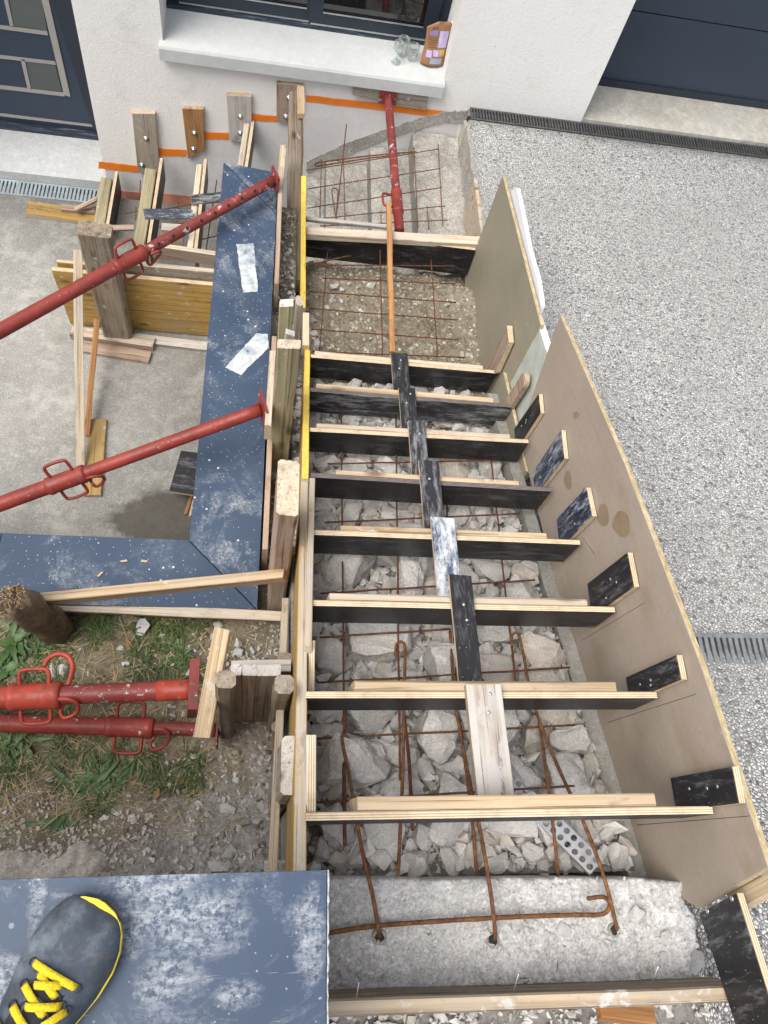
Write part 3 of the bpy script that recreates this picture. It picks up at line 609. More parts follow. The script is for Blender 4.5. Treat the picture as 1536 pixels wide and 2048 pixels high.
# ------------------------------------------------------------------ concrete block, kerb, stone edges
top = -1.93
outl = [at(600, 1752, z=top), at(860, 1757, z=top), at(1100, 1754, z=top), at(1290, 1756, z=top), at(1365, 1763, z=top), at(1368, 1800, z=top), at(1392, 1830, z=top), at(1397, 1890, z=top), at(1385, 1915, z=top)]
outl += [V((outl[-1].x - .01, -.285, top)), V((.0, -.285, top))]
xs = [p.x for p in outl]
def inside(x, y):
    c = False; n = len(outl)
    for i in range(n):
        a, b = outl[i], outl[(i + 1) % n]
        if (a.y > y) != (b.y > y) and x < (b.x - a.x) * (y - a.y) / (b.y - a.y) + a.x: c = not c
    return c
def edge_d(x, y):
    d = 9; p = V((x, y, 0)); n = len(outl)
    for i in range(n):
        a, b = outl[i].copy(), outl[(i + 1) % n].copy(); a.z = b.z = 0; ab = b - a; t = max(0, min(1, (p - a).dot(ab) / ab.length_squared)); d = min(d, (p - a - ab * t).length)
    return d
def blz(x, y):
    p = V((x * 8, y * 8, 5)); ed_ = edge_d(x, y); ins = inside(x, y)
    h = top + .010 * noise.noise(p) + .008 * noise.noise(p * 3) + .005 * noise.noise(p * 7) + .004 * noise.noise(p * 15)
    h += .006 * noise.noise(p * 30) * (.4 + .6 * max(0, noise.noise(p * .8 + V((3, 3, 3))) + .4))
    if not ins: return h - min(.35, .012 + ed_ * 40)
    return h - .010 * max(0, 1 - ed_ / .03) ** 3 * (.5 + noise.noise(p * 2.5))
bl = grid('concrete_block', .06, 1.14, -.30, .02, 180, 64, blz, BLOCK, kind=None, skirt=-2.5)
for (u, v) in ((759, 1874), (987, 1881), (1234, 1861)):
    c_ = at(u, v, z=-1.92); zz_ = blz(c_.x, c_.y)
    tube('hole_rim', [V((c_.x + .013 * math.cos(q), c_.y + .013 * math.sin(q), zz_ + .001 + .002 * noise.noise(V((q, u, 0))))) for q in [2 * math.pi * i / 16 for i in range(16)]], [.003 + .0018 * rnd() for _ in range(16)], KERB, bl, 6, closed=True)
    lathe('hole', [(.012, 0), (.012, .004)], (c_.x, c_.y, zz_ - .0005), DARKGAP, bl, 12)
tag(bl, 'rough grey concrete block at the head of the stairs with rebar holes', 'concrete block')
kp = [(-.06, -2.085), (.3, -2.215), (.9, -2.44), (1.5, -2.66), (1.95, -2.83)]
vs, fs = [], []
K = 60
for i in range(K + 1):
    y = -.06 + 2.0 * i / K
    for (a, za), (b, zb) in zip(kp, kp[1:]):
        if y <= b + 1e-6: z = za + (zb - za) * (y - a) / (b - a); break
    j = .004 * noise.noise(V((y * 12, 0, 0))); vs += [(1.0 + j, y, z - .5), (1.0 + j, y, z + j * .6), (1.049, y, z + j * .4), (1.049, y, z - .5)]
for i in range(K):
    for j in range(3): a = i * 4 + j; fs.append((a, a + 1, a + 5, a + 4))
fs += [(3, 2, 1, 0), (K * 4, K * 4 + 1, K * 4 + 2, K * 4 + 3)]
tag(fix_normals(build('kerb', vs, fs, KERB)), 'narrow old concrete kerb under the brown plywood along the rubble', 'kerb')

# ------------------------------------------------------------------ stair formwork, right side
tip = at(1120, 630, x=1.05); P = [tip] + [at(*q, x=1.05) for q in ((1250, 930), (1405, 1340), (1536, 1735), (1395, 1816))] + [V((1.05, -.05, -2.09)), V((1.05, .9, -2.45)), at(1038, 868, x=1.05)]
pb = thing('brown_side_panel', 'tall brown plywood side panel with stains beside the pebble driveway', 'plywood panel', (1.05, .8, -2.3), 'plywood panels along the right side of the stairs')
panel('sheet', P, (.016, 0, 0), [PAN_B, OSB_E], pb)
pk = thing('khaki_side_panel', 'khaki plywood side panel beside the gravel landing', 'plywood panel', (1.06, 2.4, -2.8), 'plywood panels along the right side of the stairs')
a, b = at(1005, 352, x=1.062), at(1081, 650, x=1.062)
panel('sheet', [a, b, V((1.062, b.y, -3.2)), V((1.062, a.y, -3.2))], (.016, 0, 0), [PAN_K, OSB_E], pk)
a2, b2 = at(1009, 745, x=1.05), at(1040, 815, x=1.05)
p3 = thing('lower_side_panel', 'low khaki plywood strip below the grimy polystyrene sheet', 'plywood panel', (1.05, 1.75, -2.9), 'plywood panels along the right side of the stairs')
panel('sheet', [V((1.044, a2.y, a2.z)), V((1.044, b2.y - .3, b2.z - .0)), V((1.044, b2.y - .3, -3.1)), V((1.044, a2.y, -3.1))], (.016, 0, 0), [PAN_K, OSB_E], p3)
STAIN = flat('damp_stain', (.25, .185, .12), .6, 0, .12, 30)
for (cu, cv, ra, rb) in ((1206, 1030, 12, 25), (1243, 1048, 18, 27), (1136, 960, 8, 20), (1152, 830, 6, 8), (1168, 990, 5, 14)):
    c_ = at(cu, cv, x=1.0497); eu = at(cu + ra, cv, x=1.0497) - c_; ev = at(cu, cv + rb, x=1.0497) - c_
    slab_poly('damp_stain', [c_ + eu * math.cos(q) * (1 + .12 * math.sin(3 * q + cu)) + ev * math.sin(q) * (1 + .1 * math.cos(2 * q + cv)) for q in [2 * math.pi * i / 20 for i in range(20)]], (.0006, 0, 0), STAIN, pb)
# pencil lines on the brown panel
for (p, q) in (((1165, 1280), (1290, 1205)), ((1215, 1445), (1392, 1388)), ((1275, 1650), (1500, 1632)), ((1190, 1110), (1165, 1075))):
    a, b = at(*p, x=1.0497), at(*q, x=1.0497); tube('pencil_line', [a, b], .0006, DARKGAP, pb, 4)
# polystyrene strips behind
pts = [at(*q, x=1.085) for q in ((1018, 382), (1033, 376), (1044, 430), (1058, 500), (1075, 560), (1082, 610), (1070, 642))]
t = thing('white_foam_sheet', 'clean white polystyrene sheet with a ragged top behind the khaki panel', 'polystyrene sheet', pts[3])
slab_poly('sheet', pts + [V((1.085, pts[-1].y, -3.1)), V((1.085, pts[0].y, -3.1))], (.018, 0, 0), EPS, t)
pts = [at(*q, x=1.068) for q in ((1072, 640), (1092, 700), (1104, 735))]
t = thing('grimy_foam_sheet', 'grimy greenish polystyrene sheet between the khaki and brown panels', 'polystyrene sheet', pts[1])
slab_poly('sheet', [V((1.068, pts[0].y + .02, pts[0].z))] + pts[1:] + [V((1.068, 1.45, -2.16)), V((1.068, 1.45, -3.1)), V((1.068, pts[0].y + .02, -3.1))], (.03, 0, 0), [EPS_D, EPS], t)

# ------------------------------------------------------------------ risers
RI = [(.122, .086, 1.044, .085), (.132, .367, 1.044, .373), (.145, .648, 1.042, .652), (.156, .925, 1.037, .929), (.168, 1.203, 1.030, 1.197), (.173, 1.476, 1.032, 1.484), (.181, 1.757, 1.038, 1.748), (.189, 2.038, 1.046, 2.029)]
BAT = [(.228, .905, W_NEW, .028, .004), (.246, .926, W_NEW, .026, .004), (.199, .954, W_PALE, .022, .002), (.253, .923, W_NEW, .022, -.002), (.25, .906, W_NEW, .022, -.003), (.195, .952, W_PALE, .022, .003), (.205, .952, W_NEW, .024, .006), (.206, .977, W_PALE, .022, .003)]
ordw = ['nearest the foreground slab', 'second from the foreground slab', 'third from the foreground slab', 'fourth from the foreground slab', 'fifth from the foreground slab', 'sixth from the foreground slab', 'seventh from the foreground slab, scuffed grey', 'last one before the gravel landing']
Z_ = V((0, 0, 1))
for k, (xl, yl, xr, yr) in enumerate(RI):
    z = lev(k); xr -= .003
    t = thing('riser_form', 'black faced plywood riser board across the stairs, ' + ordw[k], 'riser board', ((xl + xr) / 2, (yl + yr) / 2 + .01, z - .15), 'riser boards of the straight stair flight')
    d = V((xr - xl, yr - yl, 0)).normalized(); nrm = V((-d.y, d.x, 0))
    hgt = .155
    A = V((xl, yl, z - hgt / 2)) + nrm * .009; B = V((xr, yr, z - hgt / 2)) + nrm * .009
    plank('board', A, B, hgt, .018, -nrm, [FILM_SC if k == 6 else FILM, PLY_EG if k in (4, 6) else PLY_E, PLY_E], t, 6, .0008, .001)
    x0, x1, wm, bt, dz = BAT[k]
    f0, f1 = (x0 - xl) / (xr - xl), (x1 - xl) / (xr - xl)
    A = V((x0, yl + (yr - yl) * f0, z - .05 + dz)) + nrm * (.0185 + bt / 2); B = V((x1, yl + (yr - yl) * f1, z - .05 + dz + ru(-.003, .003))) + nrm * (.0185 + bt / 2)
    plank('batten', A, B, .09, bt, -nrm, wm, t, 6, .0012, .003)
# landing riser at the far side of the gravel
t = thing('landing_riser', 'black riser board topped by a pale plank at the far end of the gravel landing', 'riser board', (.6, 2.96, -3.1))
A, B = at(612, 470, z=-2.955), at(955, 505, z=-2.955); A.y = 2.925; B.y = 2.915
plank('board', V((.172, 2.945, -3.05)), V((1.058, 2.925, -3.05)), .19, .018, (0, -1, 0), [FILM, PLY_E], t, 5, .001, .001)
A, B = at(612, 461, z=-2.93), at(967, 481, z=-2.93)
plank('top_batten', A + V((0, 0, -.018)), B + V((0, 0, -.018)), .055, .036, Z_, W_PALE, t, 6, .002, .003)
t = thing('thin_lath', 'thin white lath resting behind the landing plank by the yellow board', 'lath', at(690, 446, z=-2.96))
plank('lath', at(612, 438, z=-2.97), at(778, 455, z=-2.97), .022, .02, Z_, W_WHT, t, 4)

# straps joining riser to riser
STR = [None, (.527, .617, .400, .131, W_WHT, 'wide limed plank strap nearest the foreground'), (.545, .61, .746, .434, FILM, 'black strap board between the second and third risers'), (.54, .617, .996, .728, FILM_WH, 'whitened blue strap board in the middle of the stairs'),
       (.546, .617, 1.285, .985, FILM_SC, 'black strap board with one bright screw at the fourth riser gap'), (.548, .614, 1.543, 1.26, FILM_SC, 'black strap board with a dusty top end at the fifth riser gap'), (.549, .618, 1.796, 1.54, FILM, 'black strap board at the sixth riser gap'), (.552, .628, 2.085, 1.81, FILM, 'farthest black strap board, touching the thin orange lath')]
for k in range(1, 8):
    xa, xb, y0, y1, m_, lb = STR[k]; xm = (xa + xb) / 2; wdt = xb - xa
    z = lev(k) + .011; t = thing('strap_board', lb, 'strap', (xm, (y0 + y1) / 2, z), 'straps joining the riser boards down the middle')
    th = .024 if k == 1 else .016
    plank('board', V((xm + .004, y1 + .003, z)), V((xm - .004, y0, z + .0)), wdt, th, Z_, [m_, W_PNK if k == 1 else PLY_E, PLY_E], t, 4, .001, .0015, .003)
    for q in (0, 1): 
        if q and k in (4, 5): continue
        lathe('screw', [(.0045, 0), (.0045, .0012), (.002, .002)], (xm + ru(-.012, .012), RI[k][1] + .01 - .045 * q, z + th / 2), STEEL, t, 10)
t = thing('orange_lath', 'long thin orange brown lath from the landing plank to the last riser', 'lath', (.58, 2.6, -2.9))
A, B = at(777, 405, z=-2.905), at(785, 705, z=-2.88); plank('lath', A, B, .026, .018, Z_, W_ORG, t, 8, .002, .002)

# cleats on the side panels
CL = {0: [(1340, 1556), (1463, 1533), (1478, 1612), (1350, 1618)], 1: [(1251, 1355), (1352, 1310), (1364, 1372), (1256, 1392)], 2: [(1174, 1168), (1254, 1105), (1270, 1190), (1180, 1220)], 3: [(1112, 1038), (1172, 975), (1186, 1048), (1118, 1082)], 4: [(1065, 945), (1122, 860), (1130, 932), (1070, 975)], 5: [(1028, 858), (1077, 788), (1083, 845), (1033, 878)]}
clab = ['black plywood cleat nearest the foreground on the brown panel', 'second black plywood cleat up the brown panel from the foreground', 'square black cleat with screws in the middle of the brown panel', 'scuffed bluish cleat beside the panel damp stains', 'scuffed bluish cleat above the damp stained one', 'small black cleat near the pointed far tip of the brown panel']
for k, c in CL.items():
    pts = [at(*q, x=1.030) for q in c]; pts[3].z = pts[0].z; pts[2].y = pts[3].y = (pts[2].y + pts[3].y) / 2; 
    t = thing('cleat', clab[k], 'cleat', sum(pts, V()) / 4, 'cleats holding the riser ends')
    panel('block', pts, (.018, 0, 0), [FILM_BL if k in (3, 4) else FILM, PLY_E], t)
    for q in range(3 if k < 3 or k == 5 else 1):
        f, h = ru(.2, .8), ru(.2, .8); p = pts[0].lerp(pts[1], f).lerp(pts[3].lerp(pts[2], f), h); lathe('screw', [(.0045, 0), (.0045, .001), (.002, .0018)], p, STEEL, t, 9, V((-1, 0, 0)))
t = thing('cleat', 'pinkish wood cleat on the khaki panel beside the last riser', 'cleat', at(1000, 700, x=1.03), 'cleats holding the riser ends')
pts = [at(*q, x=1.03) for q in ((968, 742), (1014, 651), (1017, 684), (990, 745))]; panel('block', pts, (.026, 0, 0), [W_PNK, PLY_E], t)
t = thing('rounded_cleat', 'round ended brown wood cleat leaning on the grimy polystyrene', 'cleat', at(1035, 780, x=1.03), 'cleats holding the riser ends')
c0 = at(1012, 812, x=1.03); c1 = at(1050, 752, x=1.03); ax = (c1 - c0).normalized(); sd_ = V((1, 0, 0)).cross(ax); hw = .032
pts = [c0 - sd_ * hw, c0 + sd_ * hw] + [c1 - ax * hw + (sd_ * math.cos(q) + ax * math.sin(q)) * hw for q in [i * math.pi / 8 for i in range(9)]]
panel('block', pts, (.022, 0, 0), [W_PNK, W_PNK], t)

# far thin board on the driveway edge beside the landing riser
t = thing('edge_board', 'thin pale board standing against the driveway edge near the house', 'board', at(955, 420, x=1.09))
pts = [at(*q, x=1.09) for q in ((948, 358), (957, 360), (962, 470))]; slab_poly('board', [pts[0], pts[2], V((1.09, pts[2].y, -3.2)), V((1.09, pts[0].y, -3.2))], (.02, 0, 0), W_PALE, t)

# near plank and black plate at the head of the stairs
t = thing('near_plank', 'weathered plank on edge across the bottom of the photo with nails sticking out', 'plank', (.62, -.26, -1.87))
zt = -1.79; A, B = at(640, 2018, z=zt), at(1501, 1988, z=zt); A.y -= .0; 
plank('plank', A + V((0, 0, -.075)), B + V((0, 0, -.075)), .15, .031, V((0, -1, 0)), [W_OLD, W_TAN, W_NEW], t, 10, .002, .004)
for (u, v) in ((712, 2002), (1027, 1985), (1303, 1972)):
    p = at(u, v, z=zt - .006) ; p.y = A.y + .012; tube('nail', [p + V((0, -.002, 0)), p + V((0, .035, .045))], .0012, STEEL, t, 6)
t = thing('black_end_plate', 'black plywood plate with two screws at the lower right corner', 'plywood plate', (1.03, -.2, -1.7))
x_ = 1.03; p0, p1 = at(1472, 1786, x=x_), at(1398, 1826, x=x_); p2 = at(1536, 1990, x=x_); p3_ = at(1470, 2048, x=x_)
top2 = p0 + (p2 - p0) * 2.2; bot2 = p1 + (p3_ - p1) * 2.0
panel('plate', [p1, p0, top2, bot2], (.018, 0, 0), [FILM, PLY_E], t)
for (u, v) in ((1464, 1797), (1415, 1822)): lathe('screw', [(.006, 0), (.006, .0015), (.003, .0025)], at(u, v, x=x_), STEEL, t, 10, V((-1, 0, 0)))
t = thing('panel_end_batten', 'light plywood batten behind the near end of the brown panel', 'batten', at(1520, 1775, x=1.09))
A, B = at(1470, 1800, x=1.085), at(1560, 1752, x=1.085); plank('batten', A, A + (B - A) * 1.8, .05, .03, (-1, 0, 0), [W_NEW, PLY_E], t, 4)
t = thing('brown_wedge', 'short reddish brown wood offcut in the gravel below the near plank', 'offcut', at(1240, 2020, z=-2.0))
A, B = at(1195, 2014, z=-1.985), at(1305, 2028, z=-1.97); plank('offcut', A, B, .05, .03, (0, .5, 1), W_ORG, t, 3)
# gravel bed behind the block
grid('gravel_bed', .05, 1.4, -1.0, -.26, 60, 50, lambda x, y: -2.03 + .02 * noise.noise(V((x * 9, y * 9, 2))) + .008 * noise.noise(V((x * 30, y * 30, 2))), BED, skirt=-2.6)

# ------------------------------------------------------------------ left side stringers and their posts
def stringer(label, pa, pb_, hgt, th, mats, name='stringer_board'):
    t = thing(name, label, 'shuttering board', ((pa[0] + pb_[0]) / 2, (pa[1] + pb_[1]) / 2, (pa[2] + pb_[2]) / 2 - hgt), 'long boards along the left side of the stairs')
    A, B = V(pa), V(pb_); up = V((-1, 0, 0)); ax = (B - A).normalized(); crs = up.cross(ax).normalized()
    if crs.z > 0: crs = -crs
    A2, B2 = A + crs * hgt / 2, B + crs * hgt / 2; return plank('board', A2, B2, hgt, th, up, mats, t, 10, .0012, .002)
stringer('yellow faced stringer board with a pale top edge nearest the foreground', (.105, -.16, -1.585), (.146, 1.21, -2.335), .36, .027, [W_YEL, W_PALE, W_NEW])
stringer('stringer board with a bright yellow top edge in the middle of the flight', (.146, 1.19, -2.31), (.178, 2.10, -2.82), .30, .026, [W_YEL, YEL_EDGE, W_NEW])
stringer('level yellow edged board beside the gravel landing', at(606, 615, z=-2.87), at(607, 352, z=-2.87), .2, .027, [W_YEL, YEL_EDGE, W_NEW])
t = thing('outer_batten', 'pale batten along the outside foot of the nearest stringer board', 'batten', (.07, .4, -2.3)); plank('batten', V((.068, -.12, -2.05)), V((.1, .8, -2.52)), .09, .022, (-1, 0, .0), W_PALE, t, 6)
t = thing('inner_lath', 'pale lath along the inside of the first stringer beside the top black risers', 'lath', (.15, .9, -2.2)); plank('lath', V((.139, .5, -1.95)), V((.168, 1.16, -2.29)), .05, .018, (-1, 0, 0), W_PALE, t, 5)
for (px, zz, lb, m_) in (([(612, 1472), (632, 1472), (630, 1622), (612, 1628)], -1.74, 'white ply strip inside the stringer beside the two nearest risers', [W_WHT, PLY_E]), ([(618, 1283), (631, 1283), (629, 1385), (616, 1385)], -1.95, 'small plywood strip inside the stringer at the third riser', [W_PALE, PLY_E]), ([(606, 625), (619, 628), (620, 690), (604, 690)], -2.78, 'short pale strip joining the two yellow edged boards', [W_PALE, PLY_E])):
    q = [at(u, v, z=zz) for (u, v) in px]; t = thing('ply_strip', lb, 'plywood strip', sum(q, V()) / 4); A = (q[0] + q[1]) / 2; B = (q[2] + q[3]) / 2; th = (q[0] - q[1]).length
    plank('strip', A + V((0, 0, -.04)), B + V((0, 0, -.04)), .08, th, (-1, 0, 0), m_, t, 3)
def vpost(label, x0, x1, y0, y1, zt, zb, mats, name='timber_post', lean=(0, 0), grp='timber posts holding the left side of the stair forms', seg=6, ch=.008, cat='post'):
    t = thing(name, label, cat, ((x0 + x1) / 2, (y0 + y1) / 2, zb), grp)
    A = V(((x0 + x1) / 2 + lean[0], (y0 + y1) / 2 + lean[1], zt)); B = V(((x0 + x1) / 2, (y0 + y1) / 2, zb))
    plank('timber', A, B, x1 - x0, y1 - y0, (0, -1, 0), mats, t, seg, .003, ch, .006); return t
yb = .866; l, r_ = at(552, 1030, y=yb), at(597, 1030, y=yb); vpost('thick squared post with a pale cracked top beside the L corner of the coping', l.x, r_.x, yb, yb + .17, l.z, -2.95, [W_PNK, W_PNK, W_PALE])
yb = 1.5; l, r_ = at(554, 695, y=yb), at(604, 697, y=yb); vpost('mossy flat plank post between the props and the yellow edge', l.x, r_.x - .004, yb, yb + .035, l.z, -2.95, [W_MOSS, W_MOSS, W_PALE], ch=.004)
yb = 1.62; l, r_ = at(560, 612, y=yb), at(588, 615, y=yb); vpost('pale narrow post standing behind the mossy plank post', l.x, r_.x, yb, yb + .03, l.z, -2.95, [W_MOSS, W_MOSS, W_WHT], ch=.003)
l, r_ = at(591, 610, y=1.66), at(607, 612, y=1.66); vpost('small round topped stake at the end of the yellow edged board', l.x, r_.x, 1.66, 1.70, l.z, -2.95, [W_PALE], ch=.008)
l, r_ = at(571, 640, y=1.56), at(590, 640, y=1.56); vpost('white splintered lath between two mossy posts', l.x, r_.x, 1.56, 1.58, -2.03, -2.6, [W_WHT], ch=.002)
yb = .15; l, r_ = at(565, 1590, y=yb), at(587, 1590, y=yb); vpost('squared grey post with a cracked top next to the foreground slab', l.x - .005, r_.x + .005, yb, yb + .13, l.z, -2.95, [W_GREY, W_GREY, W_WHT])
# plank pressed by the upper-left prop
t = thing('prop_plank', 'short pale plank under the red plate of the middle prop', 'plank', at(540, 790, x=.02)); A, B = at(545, 715, z=-2.40), at(535, 865, z=-2.40); plank('plank', A, B, .09, .024, (-1, 0, 0), [W_PNK, W_PALE, W_NEW], t, 4)
t = thing('shim_board', 'dark thin board standing between coping and posts', 'board', (.02, 1.5, -2.9)); plank('board', V((.028, 1.05, -2.72)), V((.028, 2.0, -2.72)), .2, .02, (-1, 0, 0), W_PNK, t, 5)
t = thing('shim_board', 'thin brown board standing beside the far end of the coping', 'board', (.03, 2.5, -2.9)); plank('board', V((.028, 2.3, -2.72)), V((.028, 3.0, -2.72)), .16, .02, (-1, 0, 0), W_PNK, t, 5)
# big old beam under the window, with its light batten
t = thing('old_beam', 'big cracked weathered beam running to the wall under the window', 'beam', (.1, 3.2, -2.98))
A, B = at(590, 560, z=-2.90), at(592, 182, z=-2.90); plank('timber', A + V((0, 0, -.045)), B + V((0, 0, -.045)), .078, .09, Z_, [W_OLD, W_OLD, W_PALE], t, 14, .006, .012, .006)
A2, B2 = at(601, 236, z=-2.885), at(600, 186, z=-2.885); plank('splintered_end', A2 + V((0, .0, .012)), B2 + V((0, .02, .012)), .038, .03, Z_, W_NEW, t, 4, .003)
t = thing('prop_batten', 'light orange batten between the upper red prop and the old beam', 'batten', at(563, 350, z=-2.8)); A, B = at(556, 410, z=-2.78), at(567, 300, z=-2.78); plank('batten', A, B, .03, .06, Z_, W_NEW, t, 4)
t = thing('beam_shim', 'dark weathered timber standing under the old beam end', 'timber', (.1, 2.6, -3.3)); plank('timber', V((.1, 2.62, -3.0)), V((.1, 2.62, -3.6)), .08, .1, (0, -1, 0), W_GREY, t, 4)

# cluster of the two big lower props
y4 = .47
def face(px, y): return [at(u, v, y=y) for (u, v) in px]
l, r_ = at(462, 1352, y=y4), at(562, 1350, y=y4)
t = thing('backing_planks', 'wide upright weathered planks braced by the two lower red props', 'planks', ((l.x + r_.x) / 2, y4, GRASSZ))
w3 = (r_.x - l.x)
for i, (f0, f1) in enumerate(((0, .21), (.215, .5), (.505, 1.0))):
    xa, xb = l.x + w3 * f0, l.x + w3 * f1; plank('plank', V(((xa + xb) / 2, y4 + .016, l.z + ru(-.004, .004))), V(((xa + xb) / 2, y4 + .016, -2.95)), xb - xa, .03, (0, -1, 0), [W_PNK, W_PNK, W_WHT], t, 5, .0015, .003)
t = thing('capping_block', 'white splintered plank piece behind the upright backing planks', 'block', at(530, 1330, y=y4 + .06)); a, b = at(470, 1336, y=y4 + .05), at(585, 1334, y=y4 + .05); plank('block', V((a.x, y4 + .052, a.z - .05)), V((b.x, y4 + .052, b.z - .05)), .12, .035, (0, -1, 0), [W_WHT, W_WHT, W_PALE], t, 4, .003)
def stakepost(label, pxt, pxb, y, wd, th, m_):
    a = at(*pxt, y=y); b = at(*pxb, y=y); t = thing('wooden_stake', label, 'stake', b, 'timber posts holding the left side of the stair forms'); plank('stake', a, b, wd, th, (0, -1, 0), [m_, m_, W_GREY], t, 6, .004, .01, .008)
stakepost('gnarled stake left of the upright backing planks', (449, 1358), (452, 1482), y4 - .03, .052, .045, W_OLD)
stakepost('dark gnarled stake right of the upright backing planks', (570, 1368), (548, 1452), y4 - .03, .05, .05, W_OLD)
stakepost('round topped stake behind the backing planks against the stringer', (572, 1322), (560, 1400), y4 + .10, .05, .05, W_GREY)
stakepost('reddish split stake at the foot of the stringer', (556, 1452), (545, 1540), y4 - .08, .03, .03, W_ORG)
t = thing('prop_lath', 'pale lath standing between the big red prop plate and the stake', 'lath', at(425, 1370, z=-2.2)); A, B = at(444, 1262, z=-2.2), at(403, 1478, z=-2.2); plank('lath', A, B, .045, .055, Z_, [W_NEW, W_NEW, W_PALE], t, 5, .0015, .003)

# broken log stake with its two braces
t = thing('broken_log', 'dark split log stake with a splintered top at the left edge', 'stake', at(115, 1262, z=GRASSZ))
A, B = at(26, 1196, z=-2.36), at(124, 1264, z=GRASSZ - .05); n = 14
pts = [A.lerp(B, i / n) for i in range(n + 1)]; v, f = tube_geo(pts, [(.036 + .022 * min(1, i / 4)) + .006 * noise.noise(V((i * .7, 2, 0))) for i in range(n + 1)], 16)
v = [p + (p - pts[min(i // 16, n)]) * (.3 + .5 * max(0, 1 - (i // 16) / 3)) * noise.noise(V((p.x * 38, p.y * 38, p.z * 5))) for i, p in enumerate(v)]
o = build('log', v, f, W_LOG, t, smooth=True)
ax = (A - B).normalized(); sp = MB()
for i in range(70):
    q = ru(0, 6.28); rr_ = .04 * math.sqrt(rnd()); a_ = ax.orthogonal().normalized(); b_ = ax.cross(a_); c = A + (a_ * math.cos(q) + b_ * math.sin(q)) * rr_
    sp.tube([c - ax * .01, c + ax * ru(.01, .04) + (a_ * ru(-1, 1) + b_ * ru(-1, 1)) * .008], [.008, .0015], 5)
sp.make('splinters', W_NEW, t)
t = thing('upper_brace', 'upper pale brace from the broken log to the thick post', 'brace', at(330, 1160, z=-2.4), 'braces of the broken log'); A, B = at(-30, 1203, z=-2.55), at(572, 1143, z=-2.32); d_ = V((0, 0, -.035)); plank('brace', A + d_, B + d_, .03, .07, (0, -.12, 1), [W_NEW, W_NEW, W_NEW], t, 8, .0015, .003)
t = thing('lower_brace', 'lower straight brace from the broken log to the foot of the thick post', 'brace', at(330, 1225, z=-2.7), 'braces of the broken log'); A, B = at(100, 1212, z=-2.74), at(566, 1233, z=-2.72); plank('brace', A, B, .036, .05, (0, -.2, 1), [W_PALE, W_PNK, W_NEW], t, 8, .0015, .003)

# ------------------------------------------------------------------ the second flight, down to the front door
R2 = [('R14', (233, 343), (215, 447), -3.76, 'lowest plywood riser of the turned flight next to the door drain'), ('R13', (323, 316), (295, 500), -3.60, 'plywood riser of the turned flight above the lowest one'), ('R12', (411, 318), (391, 500), -3.44, 'plywood riser of the turned flight beside the blue coping'), ('R11', (506, 240), (492, 335), -3.285, 'topmost plywood riser of the turned flight half hidden by the coping')]
for i, (nm, a, b, z, lb) in enumerate(R2):
    A, B = at(*a, z=z), at(*b, z=z); t = thing('riser_form', lb, 'riser board', (A + B) / 2 - V((0, 0, .17)), 'riser boards of the turned flight')
    d = (B - A).normalized(); nr = V((1, 0, 0)); hh = .17
    A.y = min(A.y, DWALL - .004)
    plank('board', A - V((0, 0, hh / 2)), B - V((0, 0, hh / 2)), hh, .02, (1, 0, 0), [FILM if i < 2 else FILM_SC, PLY_E, PLY_E], t, 4, .001, .001)
    off = V((-.055 if i < 2 else -.033, 0, -.012)); bw = .07 if i < 2 else .035
    A3 = A.lerp(B, .12 if i < 2 else .05); B3 = B + (B - A) * .02
    plank('batten', A3 + off - V((0, 0, .03)), B3 + off - V((0, 0, .03)), bw, .06, Z_, W_MOSS if i < 2 else W_PALE, t, 5, .003, .006)
# wooden plates bolted to the wall
PL = [([(264, 227), (310, 228), (320, 345), (276, 345)], W_GREY, 'grey wood plate bolted to the wall nearest the front door', [(292, 277), (284, 330)]), ([(364, 217), (407, 219), (409, 300), (376, 318)], W_ORG, 'brown wood plate bolted to the wall, second from the front door', [(389, 266), (387, 298)]),
      ([(453, 190), (503, 193), (503, 287), (459, 282)], W_WHT, 'pale grey wood plate bolted to the wall, third from the front door', [(481, 233), (481, 266)]), ([(553, 167), (606, 172), (594, 250), (553, 244)], W_PNK, 'wood plate bolted to the wall behind the old beam top', [(578, 196), (572, 233)])]
for px, m_, lb, bolts in PL:
    q = [at(u, v, y=DWALL - .028) for (u, v) in px]; t = thing('wall_plate', lb, 'wood plate', sum(q, V()) / 4, 'wood plates bolted to the house wall')
    panel('plate', [q[0], q[3], q[2], q[1]], (0, .0275, 0), [m_, W_NEW], t)
    for (u, v) in bolts:
        p = at(u, v, y=DWALL - .0285); bo = lathe('bolt', [(.017, 0), (.017, .003), (.008, .0032), (.008, .012), (.004, .014)], p, STEEL, t, 10, V((0, -1, 0)))
# the wood piece behind the wall prop
px = [(707, 172), (857, 192), (852, 220), (795, 212), (705, 190)]; t = thing('wall_backing', 'grey wood plate behind the red prop head under the window sill', 'wood plate', at(780, 195, y=4.07)); panel('plate', [at(u, v, y=DWALL - .03) for (u, v) in px], (0, .024, 0), [W_GREY, W_NEW], t)
